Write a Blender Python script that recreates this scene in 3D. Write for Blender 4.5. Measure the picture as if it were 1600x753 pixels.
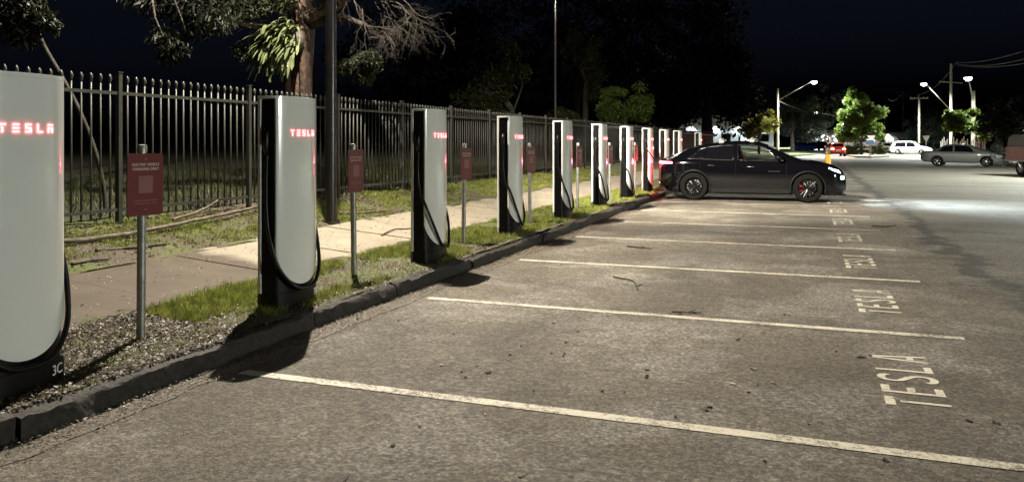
import bpy, bmesh, math, random
import numpy as np
from math import sin, cos, pi, radians, sqrt, atan2
from mathutils import Vector, Matrix, noise as mn

for o in list(bpy.data.objects): bpy.data.objects.remove(o)
scn = bpy.context.scene
COL = scn.collection
rnd = random.Random(11)

# ------------------------------------------------------------------ camera, world, exposure
FPX, HZY, CXP, CAMH = 1243.0, 222.0, 800.0, 1.57
YAW = atan2(462, FPX)
cam_d = bpy.data.cameras.new('camera'); cam = bpy.data.objects.new('camera', cam_d); COL.objects.link(cam)
cam.location = (0, 0, CAMH); cam.rotation_euler = (pi/2, 0, YAW)
cam_d.sensor_width = 36; cam_d.lens = 36*FPX/1600; cam_d.shift_y = -(376.5-HZY)/1600
cam_d.clip_start = .05; cam_d.clip_end = 3000
scn.camera = cam

world = bpy.data.worlds.new('World'); scn.world = world; world.use_nodes = True
wn = world.node_tree.nodes; wl = world.node_tree.links
bg = wn['Background']
sky = wn.new('ShaderNodeTexSky'); sky.sky_type = 'NISHITA'; sky.sun_disc = False
sky.sun_elevation = radians(-1.5); sky.sun_rotation = radians(200)
bw = wn.new('ShaderNodeRGBToBW'); wl.new(sky.outputs[0], bw.inputs[0])          # a night sky: the dusk sky's light, turned navy
tint = wn.new('ShaderNodeMix'); tint.data_type = 'RGBA'; tint.blend_type = 'MULTIPLY'; tint.inputs[0].default_value = 1
tint.inputs[7].default_value = (.42, .55, 1.0, 1); wl.new(bw.outputs[0], tint.inputs[6]); wl.new(tint.outputs[2], bg.inputs[0]); bg.inputs[1].default_value = 0.026

vs = scn.view_settings
vs.view_transform = 'Standard'; vs.look = 'None'; vs.gamma = 1; vs.exposure = 0.0
scn.render.engine = 'CYCLES'
scn.cycles.use_denoising = True
scn.cycles.max_bounces = 6; scn.cycles.diffuse_bounces = 3; scn.cycles.glossy_bounces = 3
scn.cycles.transparent_max_bounces = 12; scn.cycles.sample_clamp_indirect = 4
scn.cycles.use_light_tree = True; scn.cycles.caustics_reflective = False; scn.cycles.caustics_refractive = False

CY, SY = cos(YAW), sin(YAW)
def at(px, py, Z):                      # the point seen at a pixel of the 1600 wide photograph, Z metres ahead
    xr = (px-CXP)/FPX*Z
    return Vector((xr*CY-Z*SY, xr*SY+Z*CY, CAMH+(HZY-py)/FPX*Z))
def gnd(px, py, z=0.0):                 # the point of a level at height z seen at a pixel
    return at(px, py, FPX*(CAMH-z)/(py-HZY))
def atX(px, X):                         # depth where a pixel column meets the plane x = X
    return X/((px-CXP)/FPX*CY-SY)

# ------------------------------------------------------------------ materials
MATS = {}
def nmat(name):
    m = bpy.data.materials.new(name); m.use_nodes = True; MATS[name] = m
    return m, m.node_tree.nodes, m.node_tree.links, m.node_tree.nodes['Principled BSDF']
def rgb(c): return (c[0], c[1], c[2], 1)
def noise_node(n, l, scale, detail=4, rough=.6, vec=None, dist=0):
    t = n.new('ShaderNodeTexNoise'); t.inputs['Scale'].default_value = scale; t.inputs['Detail'].default_value = detail
    t.inputs['Roughness'].default_value = rough; t.inputs['Distortion'].default_value = dist
    if vec is not None: l.new(vec, t.inputs['Vector'])
    return t
def ramp(n, l, src, p0, p1, c0=(0,0,0), c1=(1,1,1)):
    r = n.new('ShaderNodeValToRGB'); e = r.color_ramp.elements
    e[0].position = p0; e[1].position = p1; e[0].color = rgb(c0); e[1].color = rgb(c1)
    l.new(src, r.inputs[0]); return r
def mixc(n, l, fac, a, b, mode='MIX'):
    m = n.new('ShaderNodeMix'); m.data_type = 'RGBA'; m.blend_type = mode
    for s, v in ((m.inputs[0], fac), (m.inputs[6], a), (m.inputs[7], b)):
        if isinstance(v, (int, float)): s.default_value = v
        elif isinstance(v, tuple): s.default_value = rgb(v)
        else: l.new(v, s)
    return m.outputs[2]
def mathn(n, l, op, a, b=None, c=None):
    m = n.new('ShaderNodeMath'); m.operation = op
    for i, v in enumerate((a, b, c)):
        if v is None: continue
        if isinstance(v, (int, float)): m.inputs[i].default_value = v
        else: l.new(v, m.inputs[i])
    return m.outputs[0]
def bump(n, l, p, h, strength, dist):
    b = n.new('ShaderNodeBump'); b.inputs['Strength'].default_value = strength; b.inputs['Distance'].default_value = dist
    l.new(h, b.inputs['Height']); l.new(b.outputs[0], p.inputs['Normal'])
def pm(name, c1, c2=None, scale=8, rough=.6, metal=0, bmp=0, bdist=.01, coat=0, spec=.5, detail=5, p0=.35, p1=.65, rough2=None):
    m, n, l, p = nmat(name)
    p.inputs['Base Color'].default_value = rgb(c1); p.inputs['Roughness'].default_value = rough; p.inputs['Metallic'].default_value = metal
    p.inputs['Coat Weight'].default_value = coat; p.inputs['Coat Roughness'].default_value = .04; p.inputs['Specular IOR Level'].default_value = spec
    if c2 is not None:
        g = n.new('ShaderNodeTexCoord')
        t = noise_node(n, l, scale, detail, .65, g.outputs['Object'])
        r = ramp(n, l, t.outputs[0], p0, p1, c1, c2); l.new(r.outputs[0], p.inputs['Base Color'])
        if bmp: bump(n, l, p, t.outputs[0], bmp, bdist)
        if rough2 is not None:
            mr = n.new('ShaderNodeMapRange'); l.new(t.outputs[0], mr.inputs[0]); mr.inputs[1].default_value = p0; mr.inputs[2].default_value = p1
            mr.inputs[3].default_value = rough; mr.inputs[4].default_value = rough2; l.new(mr.outputs[0], p.inputs['Roughness'])
    return m
def em(name, c, s, base=(.5,.5,.5)):
    m, n, l, p = nmat(name); p.inputs['Base Color'].default_value = rgb(base); p.inputs['Roughness'].default_value = .3
    p.inputs['Emission Color'].default_value = rgb(c); p.inputs['Emission Strength'].default_value = s
    return m
def glass(name, tint, alpha):
    m, n, l, p = nmat(name)
    p.inputs['Base Color'].default_value = rgb((.003,.003,.004)); p.inputs['Roughness'].default_value = .03; p.inputs['Specular IOR Level'].default_value = .3
    if alpha < 1:
        tr = n.new('ShaderNodeBsdfTransparent'); tr.inputs[0].default_value = rgb(tint); mx = n.new('ShaderNodeMixShader')
        mx.inputs[0].default_value = alpha; l.new(tr.outputs[0], mx.inputs[1]); l.new(p.outputs[0], mx.inputs[2])
        l.new(mx.outputs[0], n['Material Output'].inputs[0])
    return m
def leafmat(name, c1, c2, tr=.35, scale=2.5):
    m, n, l, p = nmat(name)
    g = n.new('ShaderNodeNewGeometry'); t = noise_node(n, l, scale, 3, .6, g.outputs['Position'])
    r = ramp(n, l, t.outputs[0], .35, .68, c1, c2)
    l.new(r.outputs[0], p.inputs['Base Color']); p.inputs['Roughness'].default_value = .5; p.inputs['Specular IOR Level'].default_value = .35
    ts = n.new('ShaderNodeBsdfTranslucent'); l.new(r.outputs[0], ts.inputs[0]); mx = n.new('ShaderNodeMixShader')
    mx.inputs[0].default_value = tr; l.new(p.outputs[0], mx.inputs[1]); l.new(ts.outputs[0], mx.inputs[2]); l.new(mx.outputs[0], n['Material Output'].inputs[0])
    return m

def asphalt():
    m, n, l, p = nmat('asphalt')
    g = n.new('ShaderNodeNewGeometry'); P = g.outputs['Position']
    sep = n.new('ShaderNodeSeparateXYZ'); l.new(P, sep.inputs[0])
    fine = noise_node(n, l, 95, 3, .7, P); mid = noise_node(n, l, 14, 5, .7, P); big = noise_node(n, l, .9, 4, .6, P, .6)
    vor = n.new('ShaderNodeTexVoronoi'); vor.inputs['Scale'].default_value = 75; l.new(P, vor.inputs['Vector'])
    gr = noise_node(n, l, 34, 9, .78, P)
    c = ramp(n, l, gr.outputs[0], .37, .64, (.025,.022,.0175), (.225,.20,.156)).outputs[0]
    c = mixc(n, l, .32, c, ramp(n, l, mid.outputs[0], .3, .7, (.075,.063,.046), (.17,.146,.108)).outputs[0])
    # worn pale grey patches where the binder has gone
    wp = mathn(n, l, 'ADD', mathn(n, l, 'MULTIPLY', big.outputs[0], .72), mathn(n, l, 'MULTIPLY', noise_node(n, l, 7, 6, .75, P).outputs[0], .28))
    c = mixc(n, l, ramp(n, l, wp, .475, .58).outputs[0], c, mixc(n, l, .85, c, ramp(n, l, gr.outputs[0], .36, .62, (.06,.056,.05), (.34,.32,.28)).outputs[0]))
    lg = noise_node(n, l, .33, 5, .62, P, .8)
    c = mixc(n, l, 1, c, ramp(n, l, lg.outputs[0], .34, .66, (.55,.54,.53), (1.22,1.21,1.2)).outputs[0], 'MULTIPLY')
    # worn brown wheel tracks and damp blotches
    map1 = n.new('ShaderNodeMapping'); map1.inputs['Scale'].default_value = (.22, 1.0, 1); l.new(P, map1.inputs[0])
    tr = noise_node(n, l, .8, 5, .65, map1.outputs[0], .4)
    c = mixc(n, l, ramp(n, l, tr.outputs[0], .5, .72).outputs[0], c, mixc(n, l, .75, c, (.62,.6,.57), 'MULTIPLY'))
    # the street's own older, greyer surface starts at a ragged seam
    wob = mathn(n, l, 'MULTIPLY_ADD', noise_node(n, l, .8, 5, .7, P).outputs[0], 1.5, -.75)
    xs = mathn(n, l, 'ADD', sep.outputs[0], wob)
    road = mathn(n, l, 'GREATER_THAN', xs, 1.95)
    street = ramp(n, l, vor.outputs['Distance'], .1, .7, (.17,.155,.128), (.05,.047,.041)).outputs[0]
    street = mixc(n, l, ramp(n, l, mid.outputs[0], .35, .65).outputs[0], street, mixc(n, l, 1, street, (1.35,1.33,1.3), 'MULTIPLY'))
    street = mixc(n, l, .55, street, ramp(n, l, gr.outputs[0], .39, .62, (.026,.024,.02), (.20,.182,.15)).outputs[0])
    street = mixc(n, l, 1, street, ramp(n, l, tr.outputs[0], .36, .62, (1.4,1.38,1.36), (.8,.79,.78)).outputs[0], 'MULTIPLY')
    c = mixc(n, l, road, c, street)
    # dark patches of tar and dirt along the seam
    d = mathn(n, l, 'ABSOLUTE', mathn(n, l, 'SUBTRACT', xs, 1.95))
    near = mathn(n, l, 'SUBTRACT', 1, mathn(n, l, 'MINIMUM', mathn(n, l, 'DIVIDE', d, .5), 1))
    pat = noise_node(n, l, 1.9, 5, .7, P).outputs[0]
    patm = ramp(n, l, mathn(n, l, 'MULTIPLY', near, pat), .28, .42).outputs[0]
    c = mixc(n, l, mathn(n, l, 'MULTIPLY', patm, .8), c, (.022,.02,.018))
    # single stones, pale and dark, showing through the binder
    for sc_, lo, hi in ((52, .7, 1.42), (23, .84, 1.18)):
        vs_ = n.new('ShaderNodeTexVoronoi'); vs_.inputs['Scale'].default_value = sc_; l.new(P, vs_.inputs['Vector'])
        sr = n.new('ShaderNodeSeparateColor'); l.new(vs_.outputs['Color'], sr.inputs[0])
        c = mixc(n, l, 1, c, ramp(n, l, sr.outputs[0], .12, .95, (lo,lo,lo), (hi,hi,hi)).outputs[0], 'MULTIPLY')
    # gum spots, bright grit
    v2 = n.new('ShaderNodeTexVoronoi'); v2.inputs['Scale'].default_value = 4.2; l.new(P, v2.inputs['Vector'])
    c = mixc(n, l, ramp(n, l, v2.outputs['Distance'], .035, .05, (1,1,1), (0,0,0)).outputs[0], c, (.02,.018,.016))
    v3 = n.new('ShaderNodeTexVoronoi'); v3.inputs['Scale'].default_value = 11; l.new(P, v3.inputs['Vector'])
    c = mixc(n, l, ramp(n, l, v3.outputs['Distance'], .05, .07, (.7,.7,.7), (0,0,0)).outputs[0], c, (.34,.31,.26))
    # oil drips
    v4 = n.new('ShaderNodeTexVoronoi'); v4.inputs['Scale'].default_value = .42; l.new(P, v4.inputs['Vector'])
    od = mathn(n, l, 'ADD', v4.outputs['Distance'], mathn(n, l, 'MULTIPLY', noise_node(n, l, 5, 5, .7, P).outputs[0], .22))
    c = mixc(n, l, ramp(n, l, od, .14, .26, (.75,.75,.75), (0,0,0)).outputs[0], c, (.03,.027,.023))
    # hairline cracks
    vc = n.new('ShaderNodeTexVoronoi'); vc.feature = 'DISTANCE_TO_EDGE'; vc.inputs['Scale'].default_value = .42
    wv = n.new('ShaderNodeVectorMath'); wv.operation = 'ADD'; l.new(P, wv.inputs[0])
    nz = noise_node(n, l, 1.6, 4, .7, P); l.new(nz.outputs['Color'], wv.inputs[1]); l.new(wv.outputs[0], vc.inputs['Vector'])
    c = mixc(n, l, mathn(n, l, 'MULTIPLY', ramp(n, l, vc.outputs['Distance'], .002, .008, (1,1,1), (0,0,0)).outputs[0], ramp(n, l, big.outputs[0], .45, .6, (0,0,0), (.55,.55,.55)).outputs[0]), c, (.03,.027,.023))
    l.new(c, p.inputs['Base Color'])
    mr = n.new('ShaderNodeMapRange'); l.new(big.outputs[0], mr.inputs[0]); mr.inputs[3].default_value = .62; mr.inputs[4].default_value = .85; l.new(mr.outputs[0], p.inputs['Roughness'])
    h = mathn(n, l, 'ADD', mathn(n, l, 'MULTIPLY', gr.outputs[0], 1.0), mathn(n, l, 'MULTIPLY', vor.outputs['Distance'], -.5))
    bump(n, l, p, h, .9, .016)
    return m
def paint(name, c, wear=.45):
    m, n, l, p = nmat(name)
    g = n.new('ShaderNodeNewGeometry'); P = g.outputs['Position']
    f = noise_node(n, l, 70, 4, .75, P); b = noise_node(n, l, 3, 3, .6, P)
    f2 = noise_node(n, l, 26, 5, .8, P)
    w = mathn(n, l, 'ADD', mathn(n, l, 'ADD', mathn(n, l, 'MULTIPLY', f.outputs[0], .4), mathn(n, l, 'MULTIPLY', f2.outputs[0], .4)), mathn(n, l, 'MULTIPLY', b.outputs[0], .3))
    cc = mixc(n, l, ramp(n, l, w, wear, wear+.1).outputs[0], (.11,.097,.078), c)
    l.new(cc, p.inputs['Base Color']); p.inputs['Roughness'].default_value = .7
    bump(n, l, p, f.outputs[0], .3, .006)
    return m
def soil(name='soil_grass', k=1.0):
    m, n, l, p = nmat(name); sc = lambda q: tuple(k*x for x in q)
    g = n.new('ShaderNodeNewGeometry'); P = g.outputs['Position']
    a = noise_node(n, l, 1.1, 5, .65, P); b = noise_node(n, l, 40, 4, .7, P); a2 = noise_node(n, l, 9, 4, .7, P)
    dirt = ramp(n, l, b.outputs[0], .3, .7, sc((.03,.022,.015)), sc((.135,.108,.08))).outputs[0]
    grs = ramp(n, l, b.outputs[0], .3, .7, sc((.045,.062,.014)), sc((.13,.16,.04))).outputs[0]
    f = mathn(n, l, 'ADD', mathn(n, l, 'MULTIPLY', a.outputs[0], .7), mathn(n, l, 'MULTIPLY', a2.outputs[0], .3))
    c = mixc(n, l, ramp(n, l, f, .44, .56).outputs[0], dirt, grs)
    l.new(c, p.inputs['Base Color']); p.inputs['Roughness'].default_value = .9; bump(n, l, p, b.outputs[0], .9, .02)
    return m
def concrete_path():
    m, n, l, p = nmat('path_concrete')
    g = n.new('ShaderNodeNewGeometry'); P = g.outputs['Position']
    sep = n.new('ShaderNodeSeparateXYZ'); l.new(P, sep.inputs[0])
    a = noise_node(n, l, 2.2, 5, .65, P, .5); b = noise_node(n, l, 60, 3, .7, P)
    clean = ramp(n, l, a.outputs[0], .3, .7, (.21,.18,.135), (.31,.27,.205)).outputs[0]
    mud = ramp(n, l, a.outputs[0], .3, .7, (.055,.04,.025), (.085,.064,.042)).outputs[0]
    # a sheet of dried mud lies over the slabs at the near end
    e = mathn(n, l, 'ADD', sep.outputs[1], mathn(n, l, 'MULTIPLY', noise_node(n, l, 1.0, 3, .5, P).outputs[0], .9))
    e = mathn(n, l, 'ADD', e, mathn(n, l, 'MULTIPLY', sep.outputs[0], .25))
    c = mixc(n, l, ramp(n, l, mathn(n, l, 'DIVIDE', e, 12), .515, .53).outputs[0], mud, clean)
    c = mixc(n, l, .5, c, mixc(n, l, 1, c, ramp(n, l, b.outputs[0], .3, .7, (.6,.6,.6), (1.25,1.25,1.25)).outputs[0], 'MULTIPLY'))
    v = n.new('ShaderNodeTexVoronoi'); v.inputs['Scale'].default_value = 9; l.new(P, v.inputs['Vector'])
    c = mixc(n, l, ramp(n, l, v.outputs['Distance'], .06, .085, (.8,.8,.8), (0,0,0)).outputs[0], c, (.55,.5,.4))
    l.new(c, p.inputs['Base Color']); p.inputs['Roughness'].default_value = .75; bump(n, l, p, b.outputs[0], .3, .004)
    return m

M_ASPH = asphalt(); M_PAINT = paint('road_paint', (.60,.56,.46), .47); M_WORD = paint('word_paint', (.62,.58,.48), .42)
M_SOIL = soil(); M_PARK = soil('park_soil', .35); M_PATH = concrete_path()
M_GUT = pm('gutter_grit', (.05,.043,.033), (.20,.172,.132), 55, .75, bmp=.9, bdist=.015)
M_KERB = pm('kerb_concrete', (.004,.0034,.0026), (.042,.035,.026), 22, .75, bmp=.9, bdist=.02, p0=.3, p1=.72)  # dirty concrete, with the shade of the kerb face put into its dark colour
M_WHITE = pm('charger_white', (.80,.81,.78), rough=.16, coat=1.0, spec=.7)
M_BLACK = pm('charger_black', (.0025,.0025,.003), rough=.35, spec=.18)
M_RUB = pm('cable_rubber', (.003,.003,.0035), rough=.35, spec=.3)
M_LET = em('letter_glow', (1,.075,.085), 12)
M_NUM = pm('number_grey', (.7,.7,.67), rough=.5)
M_SIGN = pm('sign_red', (.115,.011,.012), (.135,.014,.015), 3, .45)
M_SIGNB = pm('sign_back', (.35,.35,.35), rough=.45, metal=.8)
M_SWHITE = pm('sign_white', (.62,.55,.52), rough=.5)
M_SPINK = pm('sign_pink', (.22,.085,.085), rough=.5)
M_GALV = pm('galvanised', (.22,.22,.21), (.36,.36,.34), 18, .45, metal=.75)
M_FEN = pm('fence_steel', (.026,.027,.022), (.04,.04,.033), 6, .5)
M_POLE = pm('pole_black', (.006,.005,.005), (.010,.008,.008), 5, .28)
M_BARK = pm('bark', (.035,.02,.014), (.115,.072,.05), 7, .9, bmp=1, bdist=.05)
M_BARKD = pm('bark_dark', (.04,.033,.027), (.11,.09,.075), 6, .9, bmp=1, bdist=.04)
M_BARKP = pm('bark_pale', (.05,.04,.028), (.17,.14,.10), 9, .85, bmp=.8, bdist=.02)
M_TWIG = pm('twig', (.017,.013,.010), (.045,.036,.029), 12, .85)
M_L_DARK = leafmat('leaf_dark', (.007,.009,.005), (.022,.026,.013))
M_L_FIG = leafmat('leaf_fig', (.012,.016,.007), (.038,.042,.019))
M_L_OLIVE = leafmat('leaf_olive', (.055,.065,.022), (.12,.13,.045))
M_L_FERN = leafmat('leaf_fern', (.085,.11,.042), (.21,.235,.115), .3, 6)
M_L_LIME = leafmat('leaf_lime', (.065,.105,.018), (.14,.20,.035), .45)
M_L_YEL = leafmat('leaf_yellow', (.13,.13,.02), (.25,.21,.04), .45)
M_L_GREY = leafmat('leaf_grey', (.045,.055,.045), (.09,.105,.085), .35)
M_GRASS = leafmat('grass', (.085,.11,.018), (.38,.41,.10), .35, 9)
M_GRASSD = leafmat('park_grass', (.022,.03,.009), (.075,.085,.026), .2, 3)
M_LITTER = leafmat('litter', (.018,.012,.008), (.19,.145,.108), .05, 38)
M_DEAD = pm('dead_leaf', (.012,.009,.006), (.05,.033,.019), 20, .7)
M_PALE = pm('pale_leaf', (.32,.27,.19), (.45,.40,.30), 20, .7)
M_CPAINT = pm('paint_black', (.002,.002,.003), rough=.08, coat=.35, spec=.35)
M_CLAD = pm('cladding', (.005,.005,.005), rough=.5, spec=.15)
M_TYRE = pm('tyre', (.0025,.0025,.0025), (.006,.0057,.0054), 30, .85, spec=.12)
M_RIMB = pm('rim_black', (.02,.02,.022), rough=.25, metal=.8)
M_RIMS = pm('rim_silver', (.5,.5,.5), rough=.3, metal=.9)
M_CAL = pm('caliper_red', (.2,.01,.01), rough=.35)
M_CHROME = pm('chrome', (.7,.7,.7), rough=.12, metal=1); M_BAR = pm('roof_bar_alloy', (.22,.22,.22), rough=.45)
M_GLD = glass('glass_dark', (.1,.1,.1), 1); M_GLC = glass('glass_clear', (.75,.78,.75), .22)
M_TAIL = em('tail_lit', (1,.07,.11), 34, (.3,.01,.02)); M_TAILS = em('tail_lit_small', (1,.12,.07), 40, (.4,.01,.02))
M_TAILOFF = pm('tail_off', (.25,.01,.012), rough=.2, coat=1)
M_HEAD = em('head_lit', (.70,.86,1), 14, (.8,.8,.8)); M_DRL = em('day_lamp', (.65,.82,1), 9, (.8,.8,.8)); M_HEADOFF = pm('head_off', (.45,.47,.48), rough=.12, coat=1)
M_LAMP = em('lamp_lens', (.93,1,.9), 22, (.8,.8,.8)); M_LAMPW = em('lamp_lens_warm', (1,.93,.82), 60, (.8,.8,.8))
M_LHEAD = pm('lamp_housing', (.3,.3,.3), rough=.5, metal=.5)
M_TIMB = pm('timber_pole', (.22,.19,.15), (.36,.32,.26), 5, .85, bmp=.4)
M_WIRE = pm('wire', (.12,.12,.12), rough=.5)
M_YEL = pm('bollard_yellow', (.75,.36,.02), rough=.5)

# ------------------------------------------------------------------ mesh helpers
class MB:
    def __init__(s): s.v = []; s.f = []
    def add(s, vs_, fs_):
        o = len(s.v); s.v += [tuple(q) for q in vs_]; s.f += [tuple(i+o for i in f) for f in fs_]; return s
    def box(s, c, d, rot=None):
        x, y, z = d[0]/2, d[1]/2, d[2]/2
        V = [Vector((i*x, j*y, k*z)) for i in (-1,1) for j in (-1,1) for k in (-1,1)]
        if rot is not None: V = [rot @ q for q in V]
        V = [q+Vector(c) for q in V]
        return s.add(V, [(0,1,3,2),(4,6,7,5),(0,4,5,1),(2,3,7,6),(0,2,6,4),(1,5,7,3)])
    def tube(s, pts, r, n=8, cap=True):
        pts = [Vector(q) for q in pts]; N = len(pts)
        rs = r if isinstance(r, (list, tuple)) else [r]*N
        V = []; up = None
        for i, q in enumerate(pts):
            t = (pts[min(i+1, N-1)]-pts[max(i-1, 0)])
            t = t.normalized() if t.length > 1e-9 else Vector((0,0,1))
            if up is None: up = t.orthogonal().normalized()
            a = (up - t*up.dot(t)); a = a.normalized() if a.length > 1e-6 else t.orthogonal().normalized(); up = a; b = t.cross(a)
            V += [q+(a*cos(2*pi*k/n)+b*sin(2*pi*k/n))*rs[i] for k in range(n)]
        Fs = [(i*n+k, i*n+(k+1)%n, (i+1)*n+(k+1)%n, (i+1)*n+k) for i in range(N-1) for k in range(n)]
        if cap: Fs += [tuple(range(n-1, -1, -1)), tuple((N-1)*n+k for k in range(n))]
        return s.add(V, Fs)
    def prism(s, poly, z0, z1, ax=2):     # polygon in the other two axes, extruded along ax
        def mk(a, b, z): return (a, b, z) if ax == 2 else ((a, z, b) if ax == 1 else (z, a, b))
        n = len(poly)
        V = [mk(a, b, z0) for a, b in poly]+[mk(a, b, z1) for a, b in poly]
        return s.add(V, [tuple(range(n-1, -1, -1)), tuple(range(n, 2*n))]+[(i, (i+1)%n, n+(i+1)%n, n+i) for i in range(n)])
    def grid(s, rows, close=False):
        n = len(rows[0]); V = [q for r in rows for q in r]
        return s.add(V, [(i*n+k, i*n+(k+1)%n, (i+1)*n+(k+1)%n, (i+1)*n+k) for i in range(len(rows)-1) for k in range(n if close else n-1)])
    def lathe(s, prof, n=24, ax=2, c=(0,0,0)):
        rows = []
        for r, h in prof:
            row = []
            for k in range(n):
                a, b = r*cos(2*pi*k/n), r*sin(2*pi*k/n)
                q = (a, b, h) if ax == 2 else ((a, h, b) if ax == 1 else (h, a, b))
                row.append((q[0]+c[0], q[1]+c[1], q[2]+c[2]))
            rows.append(row)
        return s.grid(rows, True)
    def mesh(s, name, mat, smooth=False, fix=True, bev=0):
        me = bpy.data.meshes.new(name); me.from_pydata(s.v, [], s.f)
        if fix or bev:
            bm = bmesh.new(); bm.from_mesh(me); bmesh.ops.recalc_face_normals(bm, faces=bm.faces)
            if bev: bmesh.ops.bevel(bm, geom=list(bm.edges), offset=bev, segments=2, affect='EDGES', clamp_overlap=True)
            bm.to_mesh(me); bm.free()
        if smooth: me.polygons.foreach_set('use_smooth', [True]*len(me.polygons))
        me.materials.append(mat); return me
    def build(s, name, mat, parent=None, smooth=False, fix=True, bev=0, loc=None):
        o = bpy.data.objects.new(name, s.mesh(name, mat, smooth, fix, bev)); COL.objects.link(o)
        if parent is not None: o.parent = parent
        if loc is not None: o.location = loc
        return o
def sharp(o, ang=35):
    o.data.polygons.foreach_set('use_smooth', [True]*len(o.data.polygons)); o.data.set_sharp_from_angle(angle=radians(ang)); return o
def tag(o, label, cat, group=None):
    o['label'] = label; o['category'] = cat
    if group: o['group'] = group
    return o
def struct(o, kind='structure', label=None):
    o['kind'] = kind
    if label: o['label'] = label
    return o
def empty(name, loc=(0,0,0), rz=0, sc=1):
    o = bpy.data.objects.new(name, None); COL.objects.link(o); o.location = loc; o.rotation_euler = (0,0,rz); o.scale = (sc,sc,sc); o.empty_display_size = .1
    return o
def copy_tree(o, parent=None):
    c = o.copy(); COL.objects.link(c)
    if parent is not None: c.parent = parent
    for ch in list(o.children): copy_tree(ch, c)
    return c
def fast_mesh(name, V, Fs, mat, parent=None, smooth=False):
    V = np.asarray(V, dtype=np.float32); Fs = np.asarray(Fs, dtype=np.int32); k = Fs.shape[1]
    me = bpy.data.meshes.new(name); me.vertices.add(len(V)); me.vertices.foreach_set('co', V.ravel())
    me.loops.add(Fs.size); me.loops.foreach_set('vertex_index', Fs.ravel())
    me.polygons.add(len(Fs)); me.polygons.foreach_set('loop_start', np.arange(0, Fs.size, k, dtype=np.int32))
    me.update(calc_edges=True); me.materials.append(mat)
    if smooth: me.polygons.foreach_set('use_smooth', [True]*len(Fs))
    o = bpy.data.objects.new(name, me); COL.objects.link(o)
    if parent is not None: o.parent = parent
    return o
def text_mesh(txt, size, mat, name, parent, mtx, extrude=.0015, align='CENTER', sp=1.0):
    cu = bpy.data.curves.new('txt', 'FONT'); cu.body = txt; cu.size = size; cu.extrude = extrude; cu.align_x = align; cu.space_character = sp; cu.offset = size*.006
    ob = bpy.data.objects.new('txt', cu); COL.objects.link(ob)
    dg = bpy.context.evaluated_depsgraph_get(); me = bpy.data.meshes.new_from_object(ob.evaluated_get(dg))
    bpy.data.objects.remove(ob); me.transform(mtx); me.materials.clear(); me.materials.append(mat)
    o = bpy.data.objects.new(name, me); COL.objects.link(o); o.parent = parent; return o
def interp(xs, ys, x): return float(np.interp(x, xs, ys))
def spline(pts, n):                      # smooth path through points
    P = [Vector(q) for q in pts]; out = []
    m = len(P)-1
    for j in range(n):
        u = j/(n-1)*m; i = min(int(u), m-1); t = u-i
        p0, p1, p2, p3 = P[max(i-1,0)], P[i], P[i+1], P[min(i+2,m)]
        out.append(.5*((2*p1)+(p2-p0)*t+(2*p0-5*p1+4*p2-p3)*t*t+(3*p1-p0-3*p2+p3)*t**3))
    return out

# ------------------------------------------------------------------ lamps (each light belongs to a lamp that is built)
def spot(name, loc, aim, power, color, size, blend, radius, parent=None):
    d = bpy.data.lights.new(name, 'SPOT'); d.energy = power; d.color = color; d.spot_size = radians(size); d.spot_blend = blend; d.shadow_soft_size = radius
    o = bpy.data.objects.new(name, d); COL.objects.link(o); o.location = loc
    o.rotation_euler = (Vector(aim)-Vector(loc)).to_track_quat('-Z', 'Y').to_euler()
    if parent is not None: o.parent = parent
    return o

def verge_z(X):                          # height of the nature strip, path and park behind the kerb
    return interp([-60, -20, -9, -7.85, -6.62, -5.08, -4.0, -3.85], [1.0, .85, .66, .58, .335, .205, .15, .145], X)
def rough(X, Y, a=.02): return a*(mn.noise(Vector((X*2.1, Y*2.1, 0)))+.5*mn.noise(Vector((X*6, Y*6, 3))))
PITCH, LINE0 = 2.76, 4.45
KERBX = -3.85

# ------------------------------------------------------------------ the setting
mb = MB(); mb.add([(-1500,-1500,-.16),(1500,-1500,-.16),(1500,1500,-.16),(-1500,1500,-.16)], [(0,1,2,3)])
struct(mb.build('ground', M_SOIL, fix=False))
mb = MB(); mb.add([(KERBX-.05,-12,0),(60,-12,0),(60,420,0),(KERBX-.05,420,0)], [(0,1,2,3)])
road = struct(mb.build('road', M_ASPH, fix=False))
mb = MB(); ys = list(np.arange(-10, 60, .08)); wob = lambda y: .05*mn.noise(Vector((y*1.1, 0, 9)))+.045*mn.noise(Vector((y*4.3, 0, 3)))
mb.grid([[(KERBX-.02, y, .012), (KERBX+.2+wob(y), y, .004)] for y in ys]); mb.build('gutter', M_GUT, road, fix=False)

def sheet(name, x0, x1, y0, y1, dx, dy, mat, amp):
    xs = np.linspace(x0, x1, max(2, int(round((x1-x0)/dx))+1)); ys = np.linspace(y0, y1, max(2, int(round((y1-y0)/dy))+1))
    rows = [[(x, y, verge_z(x)+(rough(x, y, amp) if amp else 0)) for x in xs] for y in ys]
    m = MB(); m.grid(rows); o = m.build(name, mat, smooth=True, fix=True); return struct(o)
sheet('verge', -5.2, -3.96, -6, 26, .09, .09, M_SOIL, .022)
sheet('lawn', -8.3, -6.5, -6, 40, .12, .12, M_SOIL, .03)
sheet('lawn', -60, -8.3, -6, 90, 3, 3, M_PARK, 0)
sheet('verge', -5.2, -3.96, 26, 150, .4, 2, M_SOIL, 0); sheet('verge', -8.3, -6.5, 40, 150, .6, 3, M_SOIL, 0); sheet('lawn', -60, -8.3, 90, 150, 6, 6, M_PARK, 0)

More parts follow.
